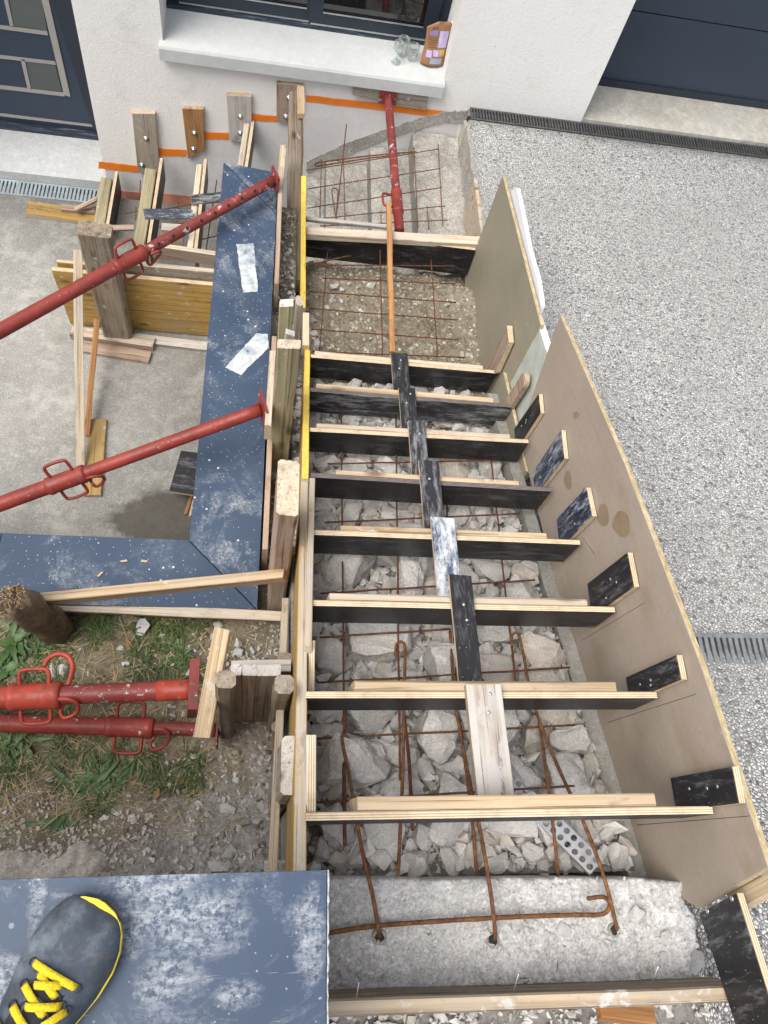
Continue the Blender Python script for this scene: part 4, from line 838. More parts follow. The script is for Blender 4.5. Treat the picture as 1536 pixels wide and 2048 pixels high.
# side form of the second flight, facing the courtyard
yf = 2.95
t = thing('yellow_side_panel', 'big yellow shuttering panel standing in the courtyard', 'shuttering panel', (-.75, yf, COURT))
q = [at(103, 541, y=yf), at(470, 578, y=yf)]; zt = (q[0].z + q[1].z) / 2
panel('sheet', [V((q[0].x, yf, q[0].z)), V((-.26, yf, q[0].z - .005)), V((-.26, yf, COURT + .01)), V((q[0].x + .01, yf, COURT + .02))], (0, .027, 0), [W_YEL, PLY_E], t)
t = thing('ply_offcut_sheet', 'second yellow sheet edge sticking out at the left of the yellow panel', 'shuttering panel', (-1.05, yf + .04, COURT)); panel('sheet', [V((q[0].x + .02, yf + .05, q[0].z + .012)), V((-.8, yf + .05, q[0].z + .01)), V((-.8, yf + .05, COURT)), V((q[0].x + .03, yf + .05, COURT))], (0, .02, 0), [W_YEL, PLY_E], t)
def yboard(label, px, y, th, m_, name='side_board', cat='board'):
    pts = [at(u, v, y=y) for (u, v) in px]; t = thing(name, label, cat, sum(pts, V()) / len(pts)); panel('board', [pts[0], pts[1], pts[2], pts[3]], (0, th, 0), m_, t); return t
yboard('grey board on edge above the yellow panel', [(232, 527), (436, 546), (434, 575), (225, 562)], 2.99, .028, [W_GREY, W_PALE])
yboard('reddish brown board on edge between the yellow panel and the risers', [(306, 492), (440, 512), (438, 532), (306, 516)], 3.12, .03, [W_PNK, W_PALE])
yboard('pale upright block in the second flight behind the red prop', [(322, 459), (367, 462), (365, 500), (322, 495)], 3.25, .05, [W_PALE, W_WHT], 'upright_block', 'block')
ya = 2.90; a, b = at(152, 470, y=ya - .05), at(218, 466, y=ya - .05); c = at(205, 660, y=ya - .05)
vpost('thick knotty post leaning on the yellow panel in the courtyard', a.x, b.x, ya - .05, ya + .045, a.z, COURT, [W_OLD, W_OLD, W_OLD], 'courtyard_post', grp=None, ch=.012)
t = thing('cross_lath', 'thin pale lath across the top of the thick courtyard post', 'lath', at(215, 456, z=-3.1)); A, B = at(168, 457, z=-3.42), at(268, 455, z=-3.42); plank('lath', A, B, .03, .02, (0, -.4, 1), W_PNK, t, 4)
t = thing('post_brace', 'long pale lath from the top of the yellow panel down to the courtyard floor', 'lath', at(160, 900, z=COURT)); A, B = at(156, 500, z=-3.30), at(161, 938, z=COURT + .03); plank('lath', A, B, .045, .022, (.35, -.5, 1), [W_PALE, W_PNK, W_NEW], t, 6, .002)
t = thing('orange_brace', 'thin orange lath leaning beside the pale lath in the courtyard', 'lath', at(175, 860, z=COURT)); A, B = at(194, 640, z=-3.72), at(173, 872, z=COURT + .03); plank('lath', A, B, .03, .018, (.3, -.5, 1), W_ORG, t, 5)
def floorplank(label, pa, pb_, wd, th, m_, z=COURT, name='loose_plank', cat='plank', tilt=(0, 0, 1)):
    A, B = at(*pa, z=z + th), at(*pb_, z=z + th); t = thing(name, label, cat, (A + B) / 2 - V((0, 0, th))); plank('plank', A - V((0, 0, th / 2)), B - V((0, 0, th / 2)), wd, th, tilt, m_, t, 4, .0015, .003)
floorplank('yellow plank lying on the courtyard floor under the middle prop', (197, 838), (184, 990), .088, .027, [W_YEL, W_NEW])
floorplank('upper of two short planks at the foot of the courtyard post', (142, 660), (308, 684), .065, .05, [W_PALE, W_PNK])
floorplank('lower reddish plank at the foot of the courtyard post', (166, 690), (300, 713), .08, .027, [W_PNK, W_PNK])
floorplank('white grey plank on the floor along the yellow panel beside the coping', (258, 672), (440, 694), .06, .03, [W_WHT, W_GREY])
floorplank('orange stained plank lying beside the door drain', (54, 414), (200, 434), .11, .03, [W_YEL, W_PALE])
floorplank('small pinkish offcut on the stained plank', (122, 412), (190, 418), .05, .025, [W_PNK, W_PNK], COURT + .03)
A_, B_ = at(150, 420, z=-3.84), at(200, 395, z=-3.80); t = thing('loose_offcut', 'thin brown offcut tilted up against the riser by the drain', 'offcut', (A_ + B_) / 2); plank('offcut', A_, B_, .03, .02, Z_, W_PNK, t, 3)
pts = [at(u, v, z=COURT + .12) for (u, v) in ((362, 901), (402, 906), (396, 991), (338, 982))]; t = thing('black_ply_offcut', 'black plywood offcut half under the coping in the courtyard', 'plywood plate', pts[0]); panel('plate', pts, (0, 0, -.018), [FILM, PLY_E], t)
floorplank('thin reddish stick below the black offcut in the courtyard', (384, 990), (371, 1028), .018, .015, W_ORG)
floorplank('thin white stick beside the reddish one at the coping foot', (388, 998), (380, 1032), .014, .012, W_WHT)
# black straps across the second flight
for (a, b, c, d, lb) in (((288, 428), (386, 430), .05, FILM_BL, 'blue white smeared black strap across the turned flight'), ((382, 400), (446, 394), .05, FILM_SC, 'black strap meeting the blue coping on the turned flight')):
    A, B = at(*a, z=-3.43), at(*b, z=-3.43); t = thing('strap_board', lb, 'strap', (A + B) / 2, 'straps of the turned flight'); plank('board', A, B, .058, .018, (0, -.35, 1), [d, PLY_E], t, 4)

# ------------------------------------------------------------------ red steel props
def ring_handle(c, ax, side, w_, h_, r=.006):
    o = ax.cross(side).normalized()
    base = c + side * .03
    return spline([base - ax * w_ / 2, base - ax * w_ / 2 + side * h_ * .8, base - ax * w_ * .3 + side * h_, base + ax * w_ * .3 + side * h_, base + ax * w_ / 2 + side * h_ * .8, base + ax * w_ / 2], 4)
def prop(label, plate_c, far, ro, ri, nut, plate=(.12, .006), holes=True, inner_mat=RED_W, outer_mat=RED, handle_side=V((0, .3, 1)), plate_n=None, loop=True, sides=(1, -1), sleeve=0, ext=0):
    P0, P1 = V(plate_c), V(far); ax = (P1 - P0).normalized(); P1 = P1 + ax * ext; L = (P1 - P0).length
    t = thing('steel_prop', label, 'prop', P1, 'red adjustable steel props')
    N_ = P0 + ax * nut
    # inner tube with pin holes as dark discs, inner shade put into colour
    tube('inner_tube', [P0 + ax * (.01 + (nut + .05) * i / 12) for i in range(13)], ri, inner_mat, t, 20)
    tube('outer_tube', [N_ + ax * .02, N_ + ax * .1] + [N_ + ax * (.1 + (L - nut - .1) * i / 10) for i in range(1, 11)], ro, outer_mat, t, 22)
    if sleeve: tube('sleeve', [P0 + ax * (.012 + sleeve * i / 4) for i in range(5)], ri + .0025, RED_F, t, 22)
    # threaded collar and nut
    prf = [(ro * 1.0, 0), (ro * 1.18, .004), (ro * 1.22, .02), (ro * 1.14, .03), (ro * 1.14, .13), (ro * 1.2, .135), (ro * 1.2, .15), (ro, .155)]
    lathe('collar', prf, N_ - ax * .03, outer_mat, t, 24, ax)
    hs_ = V(handle_side); hs_ = (hs_ - ax * hs_.dot(ax)).normalized(); o2 = ax.cross(hs_)
    for s in sides:
        tube('handle', ring_handle(N_ + ax * .05, ax, hs_ * s, .085, .052), .0062, outer_mat, t, 8)
    if loop:
        c = N_ - ax * .035; tube('pin', spline([c - o2 * (ro * 1.3), c - o2 * ro * 1.5 - ax * .03, c - hs_ * .02 - ax * .05 - o2 * ro, c - hs_ * .055 - ax * .035, c - hs_ * .07 - ax * .0, c - hs_ * .05 + ax * .012, c - hs_ * .02, c + o2 * ro * 1.3 - hs_ * .01], 4), .006, outer_mat, t, 8)
    pn = V(plate_n).normalized() if plate_n else ax
    u_ = pn.cross(V((0, 0, 1))); u_ = u_.normalized() if u_.length > .1 else V((1, 0, 0)); v_ = pn.cross(u_); hp = plate[0] / 2
    panel('end_plate', [P0 + (u_ * a + v_ * b) * hp for a, b in ((-1, -1), (1, -1), (1, 1), (-1, 1))], pn * plate[1], [RED_W], t)
    if ext:
        panel('foot_plate', [P1 + (u_ * a + v_ * b) * hp for a, b in ((-1, -1), (1, -1), (1, 1), (-1, 1))], ax * plate[1], [RED_W], t)
        gz_ = COURT if P1.y > 1.12 else GRASSZ - .05; c_ = P1 + ax * (plate[1] + .046)
        vpost('squared timber standing at the far foot of the ' + label.split(' prop')[0] + ' prop', c_.x - .045, c_.x + .045, c_.y - .045, c_.y + .045, c_.z + .12, gz_, [W_GREY], 'anchor_post', grp='timber anchor posts of the props')
    if holes:
        view = (-(P0 + P1) / 2).normalized(); sdn = (view - ax * view.dot(ax)).normalized()
        k = .06
        while k < nut - .04:
            c = P0 + ax * k + sdn * (ri - .0012); lathe('pin_hole', [(.0072, 0), (.0072, .0022)], c, DARKGAP, t, 10, sdn); k += .075
    return t
A, B = at(551, 359, z=-2.60), at(-40, 684, z=-2.62); prop('upper left red prop with pin holes over the courtyard and coping', A, B, .0285, .024, .84 * (at(290, 520, z=-2.61) - A).length / .84 + .0, plate=(.085, .008), ext=.5, handle_side=V((0, .4, 1)), plate_n=(-1, -.42, .12))
A, B = at(527, 817, z=-2.40), at(-60, 1030, z=-2.80); prop('middle left red prop crossing the blue coping', A, B, .0285, .024, (at(160, 948, z=-2.66) - A).length, plate=(.1, .008), ext=.55, holes=False, handle_side=V((0, .5, 1)), plate_n=(-1, -.3, .1), inner_mat=RED)
A, B = at(397, 1378, z=-2.42), at(-90, 1400, z=-2.5); prop('thick upper red prop lying over the grass', A, B, .0345, .029, (at(100, 1390, z=-2.45) - A).length, plate=(.15, .03), holes=False, handle_side=V((0, 1, .5)), plate_n=(-1, -.03, .08), inner_mat=RED_W, outer_mat=RED_F, sleeve=.11, ext=.6)
A, B = at(437, 1460, z=-2.72), at(-90, 1444, z=-2.72); prop('lower slimmer red prop lying over the grass', A, B, .0285, .0225, (at(290, 1452, z=-2.72) - A).length, plate=(.11, .006), ext=.75, holes=False, handle_side=V((0, 1, .25)), plate_n=(-1, 0, 0))
t = thing('prop_hook', 'curved red steel hook above the thick prop on the grass', 'hook', at(120, 1330, z=-2.5)); tube('hook', spline([at(u, v, z=-2.45) for (u, v) in ((88, 1333), (96, 1318), (115, 1308), (135, 1312), (145, 1330), (142, 1350), (136, 1370))], 5), .008, RED_F, t, 8)
A = at(776, 192, y=DWALL - .036); B = at(799, 462, z=-3.02); prop('red prop from the wall under the window to the landing riser', A, B, .026, .0235, (at(787, 395, z=-3.03) - A).length, plate=(.1, .006), holes=False, handle_side=V((-1, 0, .2)), plate_n=(0, -1, 0), outer_mat=RED, loop=False, sides=(1,))

# ------------------------------------------------------------------ rebar
def meshthing(label, bars, mat, loc, r=.0032):
    t = thing('rebar_mesh', label, 'rebar mesh', loc, 'welded rebar meshes')
    for b in bars:
        pts = [V(p) for p in b]; n = 8; q = []
        for a, c in zip(pts, pts[1:]): q += [a.lerp(c, i / n) + V((ru(-1, 1), ru(-1, 1), ru(-1, 1))) * .0012 for i in range(n)]
        q.append(pts[-1]); tube('bar', q, r, mat, t, 6)
S0 = (-1.955, -.455)    # rubble slope raised by 6 cm
bars = []
for u0, v0, u1, v1 in ((682, 830, 690, 1600), (792, 830, 800, 1560), (893, 1000, 915, 1400), (980, 900, 1035, 1400)):
    bars.append([at(u0, v0, slope=S0), at(u1, v1, slope=S0)])
for u0, v0, u1, v1 in ((640, 1275, 900, 1258), (635, 1366, 1140, 1335), (630, 1478, 1150, 1450), (630, 1605, 1170, 1570), (640, 1187, 1070, 1160), (650, 1045, 1040, 1027), (655, 928, 1030, 920), (660, 1105, 900, 1095)):
    bars.append([at(u0, v0, slope=(-1.96, -.455)), at(u1, v1, slope=(-1.96, -.455))])
meshthing('rusty rebar mesh over the broken concrete in the straight flight', bars, RUST_D, (.55, .9, -2.45))
bars = []; zz = -3.0
for u0, v0, u1, v1 in ((655, 505, 638, 715), (760, 500, 765, 712), (862, 520, 875, 715)): bars.append([at(u0, v0, z=zz), at(u1, v1, z=zz)])
for u0, v0, u1, v1 in ((620, 530, 910, 532), (645, 556, 910, 568), (620, 583, 912, 605), (620, 617, 915, 640), (622, 658, 918, 680), (625, 703, 930, 715)): bars.append([at(u0, v0, z=zz + .005), at(u1, v1, z=zz + .005)])
meshthing('rusty rebar mesh over the gravel landing', bars, RUST_D, (.6, 2.5, -3.0))
bars = []; SL2 = lambda u, v: at(u, v, z=-3.17)
for a in (((612, 341), (878, 298)), ((615, 378), (880, 337)), ((615, 416), (884, 375)), ((612, 440), (890, 412)), ((640, 452), (895, 440))): bars.append([SL2(*a[0]), SL2(*a[1])])
for a in (((643, 320), (640, 440)), ((687, 318), (690, 440)), ((828, 295), (836, 455)), ((876, 288), (886, 452)), ((762, 420), (762, 455)), ((854, 412), (858, 460))): bars.append([SL2(*a[0]), SL2(*a[1])])
meshthing('rusty rebar mesh over the old steps beside the wall', bars, RUST, (.6, 3.6, -3.26), .003)
bars = []; SL3 = lambda u, v: at(u, v, z=-3.66)
for a in (((250, 427), (300, 418)), ((318, 420), (420, 402)), ((318, 455), (440, 432)), ((390, 482), (440, 470))): bars.append([SL3(*a[0]), SL3(*a[1])])
for a in (((281, 362), (279, 395)), ((272, 415), (271, 440)), ((356, 405), (354, 460)), ((434, 360), (412, 500)),): bars.append([SL3(*a[0]), SL3(*a[1])])
meshthing('dark rebar mesh between the risers of the turned flight', bars, RUST_D, (-.6, 3.6, -3.66), .0035)
def rebar(label, pts, mat=RUST, r=.0043, grp='bent rebar starter bars'):
    t = thing('rebar_bar', label, 'rebar', pts[0], grp); q = spline(pts, 6); rr = [r * (1.12 if i % 2 else 1.0) for i in range(len(q))]; tube('bar', q, rr, mat, t, 8)
def sp_(u, v, dz=0.0): p = at(u, v, slope=(-1.93 + dz, -.455)); return p
rebar('rebar rising from the left hole of the concrete block', [at(760, 1876, z=-1.945), at(757, 1860, z=-1.90), at(745, 1790, z=-1.87), at(722, 1690, z=-1.9), sp_(700, 1560), sp_(684, 1478), sp_(694, 1473), sp_(704, 1490)])
rebar('rebar rising from the middle hole of the concrete block', [at(988, 1882, z=-1.945), at(990, 1862, z=-1.90), at(982, 1790, z=-1.87), at(962, 1670, z=-1.9), sp_(935, 1540), sp_(910, 1400), sp_(900, 1262)])
rebar('rebar rising from the right hole of the concrete block', [at(1234, 1862, z=-1.945), at(1230, 1840, z=-1.90), at(1205, 1745, z=-1.87), at(1165, 1640, z=-1.9), sp_(1110, 1520), sp_(1065, 1400), sp_(1045, 1300), sp_(1036, 1268), sp_(1024, 1270), sp_(1024, 1292)])
rebar('rusty hooked rebar in the rubble left of the black strap', [sp_(796, 1752, .02), sp_(805, 1560, .02), sp_(808, 1400, .02), sp_(810, 1300, .02), sp_(803, 1284, .02), sp_(793, 1290, .02), sp_(791, 1312, .02)])
rebar('straight rebar ending at the block beside the middle bar', [at(954, 1752, z=-2.0), sp_(940, 1600, -.02), sp_(918, 1440, -.02)])
rebar('straight rebar crossing behind the perforated strip', [at(1117, 1752, z=-2.0), sp_(1100, 1600, -.02), sp_(1078, 1440, -.02)])
rebar('dark rebar left behind the nearest riser', [sp_(690, 1690, -.03), sp_(688, 1560, -.03), sp_(690, 1420, -.03)], RUST_D, .0045)
rebar('short rebar beside the left hooked bar', [sp_(825, 1660, -.03), sp_(818, 1520, -.03), sp_(808, 1430, -.03)], RUST_D, .0045)
rebar('long rebar lying across the concrete block with a hooked right end', [at(640, 1869, z=-1.915), at(760, 1851, z=-1.908), at(985, 1836, z=-1.905), at(1140, 1830, z=-1.905), at(1200, 1829, z=-1.905), at(1217, 1818, z=-1.903), at(1218, 1803, z=-1.9), at(1205, 1794, z=-1.9), at(1175, 1797, z=-1.9)], RUST, .0048)
rebar('hairpin rebar hooked over the old steps by the wall', [at(u, v, z=-3.22) for (u, v) in ((880, 300), (800, 306), (735, 312), (660, 322), (634, 326), (632, 332), (650, 330), (740, 316), (800, 310))], RUST, .004)
rebar('thin upright rebar wire leaning on the wall over the old steps', [at(672, 437, z=-3.24), at(682, 350, z=-3.12), at(693, 248, z=-2.98)], RUST_D, .003)
rebar('loop of rusty rebar near the thin upright wire', [at(u, v, z=-3.2) for (u, v) in ((672, 437), (666, 400), (664, 380), (669, 376), (676, 382), (675, 400), (672, 437))], RUST, .0032)
rebar('rusty bars bundle below the landing riser at the yellow board', [at(u, v, z=-3.1) for (u, v) in ((618, 533), (660, 520), (720, 508), (735, 506))], RUST, .004)

# perforated galvanised strip in the rubble
def perforated():
    t = thing('perforated_strip', 'galvanised perforated steel strip stuck in the rubble', 'steel strip', at(1150, 1680, slope=(-2.03, -.45)))
    A, B = at(1012, 1555, slope=(-1.985, -.45)), at(1198, 1738, slope=(-1.96, -.42)); X = B - A; L = X.length; X.normalize(); Z = V((.1, -.25, 1)).normalized(); Y = Z.cross(X).normalized(); Z = X.cross(Y)
    cell, rh, rows = .0235, .0078, 2; n = int(L / cell); vs, fs = [], []
    def P(x, y): return A + X * x + Y * y
    for i in range(n):
        for j in range(rows):
            cx, cy = (i + .5) * cell, (j - rows / 2 + .5) * cell + (.0 if i % 2 else .0); k = len(vs)
            for s in range(16): q = 2 * math.pi * (s + .5) / 16; vs.append(P(cx + rh * math.cos(q), cy + rh * math.sin(q)))
            for s in range(16):
                q = 2 * math.pi * (s + .5) / 16; dx, dy = math.cos(q), math.sin(q); m_ = cell / 2 / max(abs(dx), abs(dy)); vs.append(P(cx + dx * m_, cy + dy * m_))
            for s in range(16): s2 = (s + 1) % 16; fs.append((k + s, k + 16 + s, k + 16 + s2, k + s2))
            # square corners
            for (sx, sy, s) in ((1, 1, 1), (-1, 1, 5), (-1, -1, 9), (1, -1, 13)):
                c = len(vs); vs.append(P(cx + sx * cell / 2, cy + sy * cell / 2)); fs.append((k + 16 + s, c, k + 16 + (s + 1) % 16))
    o = build('perforated_web', vs, fs, STEEL, t); so_ = o.modifiers.new('thickness', 'SOLIDIFY'); so_.thickness = .0012
    mb = MB(); W2 = rows * cell / 2
    for s in (1, -1):
        a0, a1 = P(0, s * W2), P(n * cell, s * W2); mb.add([a0, a1, a1 - Z * .018, a0 - Z * .018, a0 + Y * s * .0015, a1 + Y * s * .0015, a1 + Y * s * .0015 - Z * .018, a0 + Y * s * .0015 - Z * .018], [(0, 1, 2, 3), (4, 7, 6, 5), (0, 4, 5, 1), (3, 2, 6, 7), (0, 3, 7, 4), (1, 5, 6, 2)])
    mb.make('flange', STEEL, t)
perforated()

# ------------------------------------------------------------------ stones
def rock_mesh(name, mat, seed, sub=1, sq=(1, .8, .62), rough_=.1, npts=13):
    rs = random.Random(seed); bm = bmesh.new()
    for i in range(npts):
        v = V((rs.gauss(0, 1), rs.gauss(0, 1), rs.gauss(0, 1))).normalized() * rs.uniform(.8, 1.0); bm.verts.new((v.x * sq[0], v.y * sq[1], v.z * sq[2]))
    r = bmesh.ops.convex_hull(bm, input=bm.verts[:]); bmesh.ops.delete(bm, geom=[e for e in r['geom_interior'] if isinstance(e, bmesh.types.BMVert)], context='VERTS')
    if sub:
        ed_ = bm.edges[:]; bmesh.ops.bevel(bm, geom=ed_, offset=.03, segments=1, affect='EDGES', clamp_overlap=True)
        bmesh.ops.triangulate(bm, faces=bm.faces[:])
        bmesh.ops.subdivide_edges(bm, edges=[e for e in bm.edges if e.calc_length() > .3], cuts=1)
        bmesh.ops.triangulate(bm, faces=bm.faces[:])
        bmesh.ops.subdivide_edges(bm, edges=[e for e in bm.edges if e.calc_length() > .26], cuts=1)
        bmesh.ops.triangulate(bm, faces=bm.faces[:])
        bm.normal_update()
        for v in bm.verts:
            p = v.co * 2.3 + V((seed, 0, 0)); v.co += v.normal * rough_ * (noise.noise(p) + .55 * noise.noise(p * 2.7) + .3 * noise.noise(p * 6))
    me = bpy.data.meshes.new(name); bm.to_mesh(me); bm.free(); me.materials.append(mat)
    if sub:
        me.polygons.foreach_set('use_smooth', [True] * len(me.polygons)); me.set_sharp_from_angle(angle=math.radians(32))
    return me
ROCKS = [rock_mesh('concrete_chunk', CHUNK if i % 5 else CHUNK3, 100 + i, sq=(1, ru(.6, .9), ru(.45, .75))) for i in range(18)] + [rock_mesh('concrete_chunk', CHUNK2, 300 + i, sq=(1, ru(.6, .85), ru(.4, .6))) for i in range(7)]
CH_LABEL = 'grey chunk of broken concrete in the rubble under the stair forms'
placed = []
BAYS = ['between the concrete block and the nearest riser', 'between the first and second risers', 'between the second and third risers', 'between the third and fourth risers', 'between the fourth and fifth risers', 'between the fifth and sixth risers', 'between the sixth and seventh risers', 'behind the last riser before the landing']
def chunk_label(x, y, s, me_):
    k = max(0, min(7, int(math.floor((y - .09) / GO)) + 1)); side = 'by the left stringer' if x < .3 else 'left of the straps' if x < .53 else 'under the middle strap' if x < .66 else 'right of the straps' if x < .85 else 'by the right kerb'
    size = 'big' if s > .1 else 'largish' if s > .075 else 'middling' if s > .05 else 'small' if s > .038 else 'very small'
    tone = {'broken_concrete': 'grey', 'pale_broken_concrete': 'pale', 'brownish_stone': 'brownish'}[me_.materials[0].name]
    return f'{size} {tone} chunk {BAYS[k]}, {side}'
def put_rock(name, me, p, s, label, cat, group, flatten=1.0):
    o = bpy.data.objects.new(name, me); COL.objects.link(o)
    W = M.Translation(p) @ M.Rotation(ru(0, 6.28), 4, 'Z') @ M.Rotation(ru(-.5, .5), 4, 'X') @ M.Rotation(ru(-.5, .5), 4, 'Y') @ M.Diagonal((s, s, s * flatten, 1))
    o.matrix_basis = W; tag(o, label, cat, group); return o
rs = 0; tries = 0
sizes = sorted([ru(.1, .15) for _ in range(17)] + [ru(.055, .1) for _ in range(95)] + [ru(.03, .055) for _ in range(185)], reverse=True)
for s in sizes:
    for _ in range(150):
        y = ru(.0, 2.02); x = ru(.15 + s * .7, .995 - s * .75)
        if s > .09 and y > .95: continue
        if s > .06 and y > 1.5: continue
        if s > .05 and y < .08: continue
        if all((x - a) ** 2 + (y - b) ** 2 > (.6 * (s + c)) ** 2 for a, b, c in placed):
            placed.append((x, y, s)); me_ = random.choice(ROCKS); put_rock('concrete_chunk', me_, V((x, y, bz(x, y) + s * .34)), s, chunk_label(x, y, s, me_), 'concrete chunk', 'broken concrete chunks in the stair rubble', ru(.75, 1.0)); break
# small debris: real pieces too many to count
def debris(name, n, fn, mats, label=None, seed=5, smin=.004, smax=.016, power=2.2):
    protos = []
    for i in range(8):
        r2 = random.Random(seed * 50 + i); bm = bmesh.new()
        for _ in range(9): v = V((r2.gauss(0, 1), r2.gauss(0, 1), r2.gauss(0, 1))).normalized(); bm.verts.new((v.x, v.y * .8, v.z * .6))
        r_ = bmesh.ops.convex_hull(bm, input=bm.verts[:]); bm.verts.index_update(); bm.verts.ensure_lookup_table()
        protos.append(([v.co.copy() for v in bm.verts], [tuple(v.index for v in f.verts) for f in bm.faces])); bm.free()
    vs, fs, mi = [], [], []
    for _ in range(n):
        p = fn()
        if p is None: continue
        s = smin + (smax - smin) * rnd() ** power; R3 = M.Rotation(ru(0, 6.28), 3, 'Z') @ M.Rotation(ru(-1, 1), 3, 'X'); pv, pf = random.choice(protos); k = len(vs)
        vs += [p + R3 @ (q * s) for q in pv]; fs += [tuple(i + k for i in f) for f in pf]; mi += [random.randrange(len(mats))] * len(pf)
    o = build(name, vs, fs, mats, None, M.Identity(4), mi); tag(o, label, None, None, 'stuff'); return o
def f_r():
    x, y = ru(.13, .998), ru(-.02, 2.03); return V((x, y, bz(x, y) - .016))
debris('rubble_debris', 7500, f_r, [CHUNK, CHUNK, CHUNK3, CHUNK2], smin=.004, smax=.028, power=1.8)
debris('rubble_pieces', 1900, lambda: (lambda x, y: V((x, y, bz(x, y) + ru(-.012, .016))))(ru(.14, .985), ru(-.01, 2.02)), [CHUNK, CHUNK, CHUNK3, CHUNK2], smin=.014, smax=.046, power=1.5, seed=9)
def f_l():
    x, y = ru(.13, 1.07), ru(2.0, 3.05); return V((x, y, bz(x, y) + .001))
debris('landing_gravel', 3600, f_l, [CHUNK3, GRAVEL, GRAVEL, CHUNK3, GRAVEL], smin=.003, smax=.014, power=2.6)
def f_o():
    x, y = ru(.13, 1.1), ru(3.0, 4.08); 
    if rnd() > .35 + .65 * (x > .75): return None
    z = -3.24 if x > .82 else -3.37 if x > .58 else -3.5 if x > .32 else -3.63; return V((x, y, z + .004))
debris('step_grit', 1200, f_o, [CHUNK3, OLDSTEP, CHUNK2], smin=.003, smax=.011, power=3)
def f_b():
    x, y = ru(.13, 1.1), -.03 - .25 * rnd() ** .6
    if not inside(x, y): return None
    return V((x, y, blz(x, y) + .001))
debris('block_grit', 1500, f_b, [BLOCK, CHUNK, CHUNK2], smin=.002, smax=.010, power=3.5)
def f_g():
    x, y = ru(.06, 1.35), ru(-.75, -.28); return V((x, y, -2.03 + .012))
debris('bed_gravel', 2400, f_g, [CHUNK, CHUNK2, CHUNK3], smin=.004, smax=.018, power=2)
def f_d():
    x, y = -2.6 * rnd() ** 1.3 + .11, ru(-.1, .86)
    if rnd() > .12 + .88 * max(0, min(1, (x + .6 - .4 * y) / .45)) and y > .1: return None
    return V((x, y, dz_(x, y) + .002))
debris('earth_gravel', 8500, f_d, [CHUNK, CHUNK3, CHUNK, GRAVEL, CHUNK2], smin=.0025, smax=.016, power=2.4)
def f_s():
    x, y = ru(.03, .11), ru(.87, 2.95); return V((x, y, dz_(x, y) - .015))
debris('strip_gravel', 700, f_s, [CHUNK3, GRAVEL, CHUNK], smin=.004, smax=.02, power=2)
# white stones lying on the landing and on the earth
WR = [rock_mesh('white_stone', WHITE_ST, 500 + i, sq=(1, ru(.65, .9), ru(.45, .7))) for i in range(6)]
FL = [rock_mesh('stone_chip', WHITE_ST if i % 2 else CHUNK2, 600 + i, sq=(1, ru(.5, .7), .16), rough_=.05, npts=9) for i in range(5)]
L1 = ['largest white stone in the cluster at the left of the gravel landing', 'white stone touching the largest one on the gravel landing', 'white stone left under the largest one on the gravel landing', 'white stone just right under the rebar crossing on the landing', 'whitish stone lowest of the cluster on the gravel landing', 'white stone against the yellow board, topmost of three', 'white stone against the yellow board, middle of three', 'white stone against the yellow board, lowest of three', 'small white stone left of the orange lath on the landing', 'small white stone right of the orange lath by the last riser', 'small white stone touching the last riser right of the lath', 'white stone highest on the landing beside the orange lath']
L2 = ['biggest white stone under the lower brace', 'small white stone left of the thick prop hook top', 'small white stone below the biggest one in the grass', 'white stone just under the lower brace by the pale lath top', 'angular white stone right of the pale prop lath', 'angular white stone under its twin right of the prop lath', 'white stone nearest the stringer above the backing planks', 'small white stone over the thick prop in the grass', 'white stone inside the curve of the red hook', 'second white stone inside the curve of the red hook', 'white stone beside the thick prop end plate', 'white stone between prop lath and backing planks', 'tiny white stone under the lower brace, left one', 'tiny white stone under the lower brace, lower one', 'big flat concrete chip on the bare earth near the slab', 'flat concrete chip on bare earth beside the stringer post', 'flat concrete chip nearest the foreground slab on its far side', 'small long concrete chip between two bigger flat chips', 'flat concrete chip half under the foreground slab edge', 'small white stone below the prop ends on the bare earth', 'tiny white stone among the narrow leaved weeds']
L3 = ['white chip right of the hooked bar on the concrete block', 'white chip below the lying rebar at mid block', 'stone near the far right corner of the concrete block', 'stone near the near plank at the right of the block', 'stone in the crevice beside the black end plate', 'long stone against the black end plate', 'stone at the broken right edge of the block', 'larger stone in the weedy hollow of the block', 'smaller stone in the weedy hollow of the block', 'small stone in the middle of the near block edge', 'small stone between hollow and right edge of the block', 'small white chip left of the lying rebar chips']
L1, L2, L3 = iter(L1), iter(L2), iter(L3)
for (u, v, s) in ((668, 573, .032), (684, 578, .02), (662, 598, .024), (682, 600, .024), (655, 612, .02), (627, 640, .03), (630, 665, .03), (637, 690, .035), (720, 618, .014), (835, 690, .018), (800, 700, .014), (742, 568, .03)):
    p = at(u, v, z=-3.07); p.z = bz(p.x, p.y) + s * .3; put_rock('white_stone', random.choice(WR), p, s, next(L1), 'stone', 'white stones on the gravel landing')
for (u, v, s, fl_) in ((286, 1258, .042, 0), (242, 1298, .017, 0), (325, 1273, .016, 0), (436, 1250, .024, 0), (475, 1285, .03, 0), (480, 1305, .028, 0), (505, 1300, .02, 0), (252, 1329, .02, 0), (105, 1342, .04, 0), (128, 1342, .03, 0), (380, 1345, .022, 0), (452, 1318, .02, 0), (312, 1312, .014, 0), (345, 1330, .014, 0), (456, 1622, .04, 1), (524, 1618, .034, 1), (455, 1705, .042, 1), (485, 1606, .017, 1), (440, 1735, .05, 1), (475, 1560, .02, 0), (272, 1645, .014, 0)):
    p = at(u, v, z=GRASSZ); p.z = dz_(p.x, p.y) + s * (.12 if fl_ else .3); put_rock('stone_chip' if fl_ else 'white_stone', random.choice(FL if fl_ else WR), p, s, next(L2), 'stone', 'flat chips on the bare earth' if fl_ else 'white stones in the grass')
